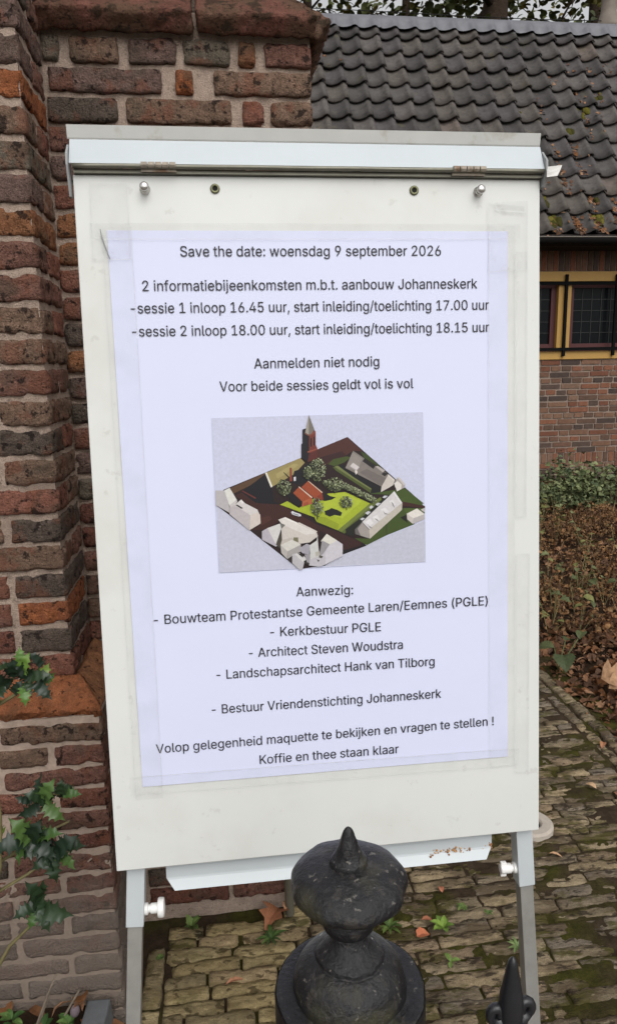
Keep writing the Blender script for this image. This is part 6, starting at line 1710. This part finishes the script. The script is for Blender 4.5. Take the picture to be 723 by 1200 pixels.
for _ in range(46):
    u, v = rng.gauss(.505, .022), rng.gauss(-.1685, .0022)
    s = rng.uniform(.0005, .0022)
    bm = bmesh.new(); bmesh.ops.create_icosphere(bm, subdivisions=1, radius=s)
    mb.add([tuple(q.co + Vector(P(u, v, -.0175 + max(0, (-.168 - v)) * .8))) for q in bm.verts], [tuple(q.index for q in f.verts) for f in bm.faces], rng.choice([lin(176, 132, 88), lin(150, 104, 66), lin(190, 156, 116)]))
    bm.free()
meta(mb.build('rust_stain', M['dry'], tray), kind='stuff')
mb = MB()
for _ in range(12):
    u, v = .5705 + rng.gauss(0, .002), -.166 + rng.gauss(0, .003)
    bm = bmesh.new(); bmesh.ops.create_icosphere(bm, subdivisions=1, radius=rng.uniform(.0008, .002))
    mb.add([tuple(q.co + Vector(P(u, v, -.0185))) for q in bm.verts], [tuple(q.index for q in f.verts) for f in bm.faces], lin(160, 116, 80))
    bm.free()
meta(mb.build('rust_crumbs', M['dry'], tray), kind='stuff')

# legs: painted sleeve, bare steel extension, locking knob, rubber foot
def oriented_box(b, p0, p1, wu, ww, uref, bev=.001):
    p0, p1 = Vector(p0), Vector(p1)
    d = (p1 - p0)
    L = d.length
    d.normalize()
    u = Vector(uref) - d * Vector(uref).dot(d)
    u.normalize()
    n = d.cross(u)
    Mx = Matrix(((u.x, n.x, d.x, p0.x), (u.y, n.y, d.y, p0.y), (u.z, n.z, d.z, p0.z), (0, 0, 0, 1)))
    b.box(-wu / 2, wu / 2, -ww / 2, ww / 2, 0, L, M=Mx, bev=bev)
for side in (0, 1):
    if side == 0:
        dv = -(.0187 / .2617)
        cu = lambda v: -.0212 + dv * (-.1399 - v)
        kd = 1
    else:
        dv = (.0212 / .359)
        cu = lambda v: .6322 + dv * (-.138 - v)
        kd = -1
    WC = -.035
    p_top = P(cu(-.03), -.03, WC)
    p_mid = P(cu(-.250), -.250, WC)
    # down to the ground
    vg = -.250
    while P(cu(vg), vg, WC)[2] > 0.012: vg -= .002
    p_foot = P(cu(vg), vg, WC)
    mb = MB()
    oriented_box(mb, p_mid, p_top, .0285, .0285, E1)
    leg = mb.build('leg', M['legpaint'], chart)
    mb = MB()
    oriented_box(mb, p_foot, P(cu(-.12), -.12, WC), .0235, .0235, E1)
    mb.build('leg_extension', M['steel'], leg)
    mb = MB()
    oriented_box(mb, Vector(p_foot) - Vector((0, 0, .012)), Vector(p_foot) + Vector((0, 0, .03)), .029, .029, E1, .004)
    mb.build('rubber_foot', M['black'], leg)
    mb = MB()
    kv = -.2290 if side == 0 else -.2225
    ku = cu(kv) + kd * .0135
    Kx = FRM @ Matrix.Translation((ku, kv, WC)) @ Matrix.Rotation(R(90) * kd, 4, 'Y')
    if side == 0:
        mb.lathe([(.0095, 0), (.0095, .006), (.006, .0075), (.006, .010), (.0082, .011), (.0082, .022), (.0145, .0225), (.0155, .024), (.0155, .030), (.0145, .0325), (.004, .034)], 28, M=Kx)
    else:
        mb.lathe([(.0095, 0), (.0095, .005), (.006, .0065), (.006, .009), (.0085, .010), (.0085, .027), (.0075, .0285), (.002, .029)], 28, M=Kx)
        mb.box(-.0032, .0032, -.013, .013, .018, .028, M=Kx, bev=.001)
    mb.build('locking_knob', M['plastic'], leg, smooth=False)
mb = MB()
oriented_box(mb, (.235, 1.575, .012), P(.30, .50, -.03), .022, .022, E1)
rl = mb.build('rear_leg', M['steel'], chart)
mb = MB()
mb.tube([(.235, 1.575, 0), (.235, 1.575, .03)], .018, 12)
mb.build('rubber_foot', M['black'], rl)
mb = MB()
PB(mb, .26, .34, .46, .56, -.036, -.0195, .002)
mb.build('rear_hinge', M['legpaint'], chart)

# ================================================================== THE POSTER
poster = thing('poster', P(.294, 0, 0), 'large white printed notice about an information meeting, taped to the flip chart', 'poster')
nu, nv = 60, 84
us, vs_ = np.meshgrid(np.linspace(-.0005, .5910, nu + 1), np.linspace(.0, .8410, nv + 1), indexing='ij')
uu, vv = us.ravel(), vs_.ravel()
uu = uu - .0052 * (vv / .841) * (1 - uu / .591) - .0 + .0026 * (1 - vv / .841) * (uu / .591)
q = np.stack([uu, vv, uu * 0], axis=1)
edge = np.exp(-((uu) / .03) ** 2) + .6 * np.exp(-((.591 - uu) / .025) ** 2)
ww = .0006 + .00035 * noise3(q, 5, 2) + edge * .0017 * np.maximum(0, noise3(q * np.array([.5, 1, 1]), 30, 5)) * np.clip(1.2 - vv, .3, 1)
pts = BL + uu[:, None] * E1 + vv[:, None] * E2 + ww[:, None] * E3
idx = np.arange(uu.size).reshape(nu + 1, nv + 1)
f = np.stack([idx[:-1, :-1].ravel(), idx[1:, :-1].ravel(), idx[1:, 1:].ravel(), idx[:-1, 1:].ravel()], axis=1)
mb = MB()
mb.add(pts, f.tolist())
mb.build('paper', M['paper'], poster, smooth=True)

# lettering
TEXT_OFF = 0.00012      # half the extra stroke width
def text_mesh(text, u0, v0, u1, v1):
    segs, pen = [], 0
    for chh in text:
        adv, d = GLYPHS[chh]
        for c_ in d.split('|'):
            if c_:
                segs.append([(int(a) + pen, int(b)) for a, b in (p_.split(',') for p_ in c_.split(' '))])
        pen += adv
    xs_ = [p_[0] for s in segs for p_ in s]
    x0, x1 = min(xs_), max(xs_)
    sx = (u1 - u0) / (x1 - x0)
    sy = .0290 / 1000.0
    def area(s):
        return .5 * sum(s[i][0] * s[(i + 1) % len(s)][1] - s[(i + 1) % len(s)][0] * s[i][1] for i in range(len(s)))
    def inside(p_, s):
        x, y = p_
        c_ = False
        for i in range(len(s)):
            (xa, ya), (xb, yb) = s[i], s[(i + 1) % len(s)]
            if (ya > y) != (yb > y) and x < (xb - xa) * (y - ya) / (yb - ya) + xa: c_ = not c_
        return c_
    sign = 1 if area(max(segs, key=lambda s: abs(area(s)))) > 0 else -1
    outers = [s for s in segs if area(s) * sign > 0]
    holes = [s for s in segs if area(s) * sign <= 0]
    co, fs, lay = [], [], []
    for k, s in enumerate(outers):
        cu = bpy.data.curves.new('lettering', 'CURVE')
        cu.dimensions = '2D'
        cu.fill_mode = 'FRONT'
        for s2 in [s] + [h_ for h_ in holes if inside(h_[0], s)]:
            sp = cu.splines.new('POLY')
            sp.points.add(len(s2) - 1)
            for p_, (x, y) in zip(sp.points, s2):
                p_.co = ((x - x0) * sx * 100, y * sy * 100, 0, 1)
            sp.use_cyclic_u = True
        tmp = bpy.data.objects.new('lettering', cu)
        me = tmp.to_mesh()
        n0 = len(co)
        co += [(v_.co.x / 100, v_.co.y / 100) for v_ in me.vertices]
        fs += [tuple(i + n0 for i in p_.vertices) for p_ in me.polygons]
        lay += [(k % 3) * .00004] * (len(co) - n0)
        tmp.to_mesh_clear()
        bpy.data.objects.remove(tmp)
        bpy.data.curves.remove(cu)
    sl = (v1 - v0) / (u1 - u0)
    pts = [P(u0 + c_[0] - TEXT_OFF, v0 + c_[0] * sl + c_[1], .0016 + l_) for c_, l_ in zip(co, lay)]
    pts += [P(u0 + c_[0] + TEXT_OFF, v0 + c_[0] * sl + c_[1], .00175 + l_) for c_, l_ in zip(co, lay)]
    return np.array(pts), fs + [tuple(i + len(co) for i in f_) for f_ in fs]
for (t_, u0, v0, u1, v1) in TEXT_LINES:
    mb = MB()
    a, b_ = text_mesh(t_, u0, v0, u1, v1)
    mb.add(a, b_)
    mb.build('text_line', M['ink'], poster)

# printed picture of the scale model, flat inks one over the other
mb = MB()
def poly(c, pts2, layer):
    vs = [P(u, v, .0017 + layer * .00007) for u, v in pts2]
    bm = bmesh.new()
    vv_ = [bm.verts.new(p_) for p_ in vs]
    try:
        fc = bm.faces.new(vv_)
        r_ = bmesh.ops.triangulate(bm, faces=[fc])
    except Exception:
        pass
    bm.verts.ensure_lookup_table()
    mb.add([tuple(p_.co) for p_ in bm.verts], [tuple(q_.index for q_ in f_.verts) for f_ in bm.faces], tuple(.86 * k_ for k_ in lin(*c)))
    bm.free()
for layer, c, pts2 in PICTURE:
    poly(c, pts2, layer)
rp = random.Random(31)
LT = max(l_ for l_, c_, p_ in PICTURE)
PTC = [(150, 156, 128), (116, 124, 92), (92, 100, 66), (60, 66, 46), (176, 182, 142), (44, 48, 36), (108, 116, 76)]
for i, (u, v, ru, rv) in enumerate(PICTURE_TREES):
    if i < 6:
        poly((40, 38, 32), [(u - .0006, v), (u + .0006, v), (u + .0008, v - rv * 1.25), (u - .0004, v - rv * 1.25)], LT + .2)
    for q_ in range(14):
        a, r_ = rp.uniform(0, 6.283), math.sqrt(rp.random()) * .85
        x, y, s = u + ru * r_ * math.cos(a), v + rv * r_ * math.sin(a), rp.uniform(.0016, .003)
        poly(rp.choice([(40, 42, 34), (58, 62, 46), (48, 48, 38)]), [(x + s * math.cos(k_) * rp.uniform(.7, 1.2), y + s * math.sin(k_) * rp.uniform(.7, 1.2)) for k_ in (0, 1, 2, 3, 4, 5)], LT + .5 + q_ * .02)
    n = int(330 * (ru * rv) / (.017 * .017)) + 16
    for _ in range(n):
        a, r_ = rp.uniform(0, 6.283), math.sqrt(rp.random())
        x, y = u + ru * r_ * math.cos(a), v + rv * r_ * math.sin(a)
        lit = .6 * math.cos(a) * r_ + .4 * math.sin(a) * r_ + rp.gauss(0, .4)
        c = rp.choice([PTC[0], PTC[1], PTC[4]] if lit > .15 else ([PTC[2], PTC[6], PTC[3]] if lit > -.5 else [PTC[3], PTC[5]]))
        s = rp.uniform(.0005, .0012)
        k = rp.uniform(0, 6.283)
        poly(c, [(x + s * math.cos(k + q_ * 1.2566), y + s * math.sin(k + q_ * 1.2566)) for q_ in range(5)], LT + 1.4 + (_ % 4) * .25)
mb.build('printed_picture', M['print'], poster)

# clear tape round the edges, with its visible cut edges, and old tape corners
tm_ = MB()
te = MB()
def strip(pts2, w_=.0022, edge_w=.0004, edges=(0, 1, 2, 3)):
    tm_.add([P(u, v, w_) for u, v in pts2], [(0, 1, 2, 3)])
    n = len(pts2)
    for k in edges:
        (u0, v0), (u1, v1) = pts2[k], pts2[(k + 1) % n]
        L = math.hypot(u1 - u0, v1 - v0)
        nx_, ny_ = -(v1 - v0) / L * edge_w / 2, (u1 - u0) / L * edge_w / 2
        te.add([P(u0 + nx_, v0 + ny_, w_ + .0002), P(u0 - nx_, v0 - ny_, w_ + .0002), P(u1 - nx_, v1 - ny_, w_ + .0002), P(u1 + nx_, v1 + ny_, w_ + .0002)], [(0, 1, 2, 3)])
strip([(-.012, -.02), (.030, -.02), (.029, .845), (-.013, .845)], .0030, .0004, (1, 3))
strip([(.562, -.018), (.604, -.018), (.602, .848), (.560, .848)], .0030, .0004, (1, 3))
strip([(-.03, .828), (.61, .829), (.61, .851), (-.03, .850)], .0033, .0004, (0, 2))
strip([(-.02, -.012), (.612, -.016), (.612, .014), (-.02, .018)], .0033, .0004, (0, 2))
# leftovers at the corners and along the right margin
strip([(-.028, .80), (.026, .80), (.026, .905), (-.026, .905)], .0030, .0004)
strip([(.560, .78), (.622, .785), (.622, .885), (.56, .882)], .0030, .0004)
strip([(.572, .872), (.617, .868), (.617, .877), (.572, .881)], .0034, .0008)
strip([(.604, .81), (.6225, .81), (.6225, .40), (.606, .40)], .0026, .0005)
strip([(.607, .34), (.629, .34), (.629, -.03), (.607, -.03)], .0026, .0005)
tp = tm_.build('clear_tape', M['tape'], poster)
te.build('tape_edge', M['tape_edge'], tp)
# loose corner of the sleeve, top left
mb = MB()
cu_ = [P(-.0145, .842, .003), P(-.012, .828, .006), P(-.008, .815, .005), P(-.003, .800, .003)]
mb.tube(cu_, [.0006, .0012, .0011, .0005], 6)
mb.build('curled_sleeve_edge', M['greyplastic'], poster)

# ================================================================== IRON FENCE IN FRONT
FX, FY = 0.1066, 0.62
post = thing('fence_post', (FX, FY, 0), 'dark cast iron fence post with a mushroom cap and pointed tip in the foreground', 'post')
def lumps(vs):
    a = np.arctan2(vs[:, 1], vs[:, 0])
    r = np.hypot(vs[:, 0], vs[:, 1])
    k = 1 + .016 * np.cos(a * 9 + .4) * np.clip((r - .02) / .03, 0, 1) * ((vs[:, 2] > .944) & (vs[:, 2] < .99))
    d = fbm(vs, 30, 3, 2) * .0018 + fbm(vs, 120, 5, 2) * .0010
    out = vs.copy()
    s = k + d / np.maximum(r, .01)
    out[:, 0] *= s; out[:, 1] *= s
    out[:, 2] += fbm(vs, 26, 9, 3) * .0016
    return out
prof = [(.058, -.02), (.058, .60), (.064, .62), (.064, .66), (.058, .69), (.058, .72)]
mb = MB()
mb.lathe(prof, 32, M=Matrix.Translation((FX, FY, 0)))
mb.build('shaft', M['iron'], post, smooth=False)
def smooth_profile(pts, n=6):
    out = []
    m = len(pts)
    for i in range(m - 1):
        p0, p1, p2, p3 = (np.array(pts[max(i - 1, 0)]), np.array(pts[i]), np.array(pts[i + 1]), np.array(pts[min(i + 2, m - 1)]))
        for k in range(n):
            t = k / n
            out.append(tuple(.5 * ((2 * p1) + (-p0 + p2) * t + (2 * p0 - 5 * p1 + 4 * p2 - p3) * t * t + (-p0 + 3 * p1 - 3 * p2 + p3) * t ** 3)))
    out.append(tuple(pts[-1]))
    return [(max(r, .0005), z) for r, z in out]
base_p = [(.060, .72), (.073, .735), (.0765, .755), (.0765, .830), (.0755, .8365), (.073, .839), (.0585, .8395), (.0575, .842), (.0572, .847), (.055, .856), (.051, .8645), (.044, .872), (.0375, .8765), (.0350, .8775), (.0340, .8815), (.0315, .8845), (.0255, .890), (.0198, .897), (.0168, .906)]
neck_p = [(.0168, .906), (.0180, .9095), (.0245, .9115), (.0262, .917), (.0262, .924), (.0240, .930), (.0215, .933), (.0215, .9440)]
cap_p = [(.0216, .9443), (.044, .9460), (.0540, .9510), (.0574, .9570), (.0570, .9625), (.0540, .9678), (.0480, .9725), (.0395, .9765), (.0290, .9795), (.0190, .981)]
tip_p = [(.0190, .981), (.0180, .9855), (.0150, .9885), (.0122, .995), (.0092, 1.004), (.0062, 1.0125), (.0034, 1.018), (.0005, 1.0205)]
mb = MB()
mb.lathe(smooth_profile(base_p, 4) + smooth_profile(neck_p, 3)[1:] + smooth_profile(cap_p, 5) + smooth_profile(tip_p, 4)[1:], 96, M=Matrix.Translation((FX, FY, 0)), warp=lumps)
mb.build('finial', M['iron'], post, smooth='sharp')

fence = thing('iron_fence', (.42, FY, 0), 'low black iron fence panel with spear tips right of the cast iron post', 'fence')
for z in (.18, .66):
    mb = MB()
    mb.box(FX + .05, 1.05, FY - .010, FY + .010, z, z + .03)
    mb.build('rail', M['spikeiron'], fence)
for k in range(5):
    px_ = .2795 + .165 * k
    mb = MB()
    mb.tube([(px_, FY, .06), (px_, FY, .775)], .009, 10)
    pk = mb.build('picket', M['spikeiron'], fence, smooth=True)
    mb = MB()
    # spear blade with two side scrolls
    mb.lathe(smooth_profile([(.006, .760), (.012, .768), (.0125, .776), (.0135, .785), (.0125, .80), (.010, .815), (.007, .832), (.0045, .845), (.0005, .8505)], 4), 20, M=Matrix.Translation((px_, FY, 0)), warp=lambda v, x0=px_: v)
    for s in (-1, 1):
        cx, cz = px_ + s * .0165, .781 + (.004 if s > 0 else 0)
        ring = []
        for q in range(13):
            a = math.pi * (1.15 - 1.75 * q / 12)
            ring.append((cx + s * .0065 * math.cos(a), FY, cz + .0085 * math.sin(a)))
        mb.tube(ring, [.0065 * (1 - .35 * q / 12) for q in range(13)], 10)
        mb.tube([(px_ + s * .004, FY, .755), (px_ + s * .011, FY, .768), (cx, FY, cz - .004)], [.006, .0065, .008], 10)
    mb.build('spear_tip', M['spikeiron'], pk, smooth=True)
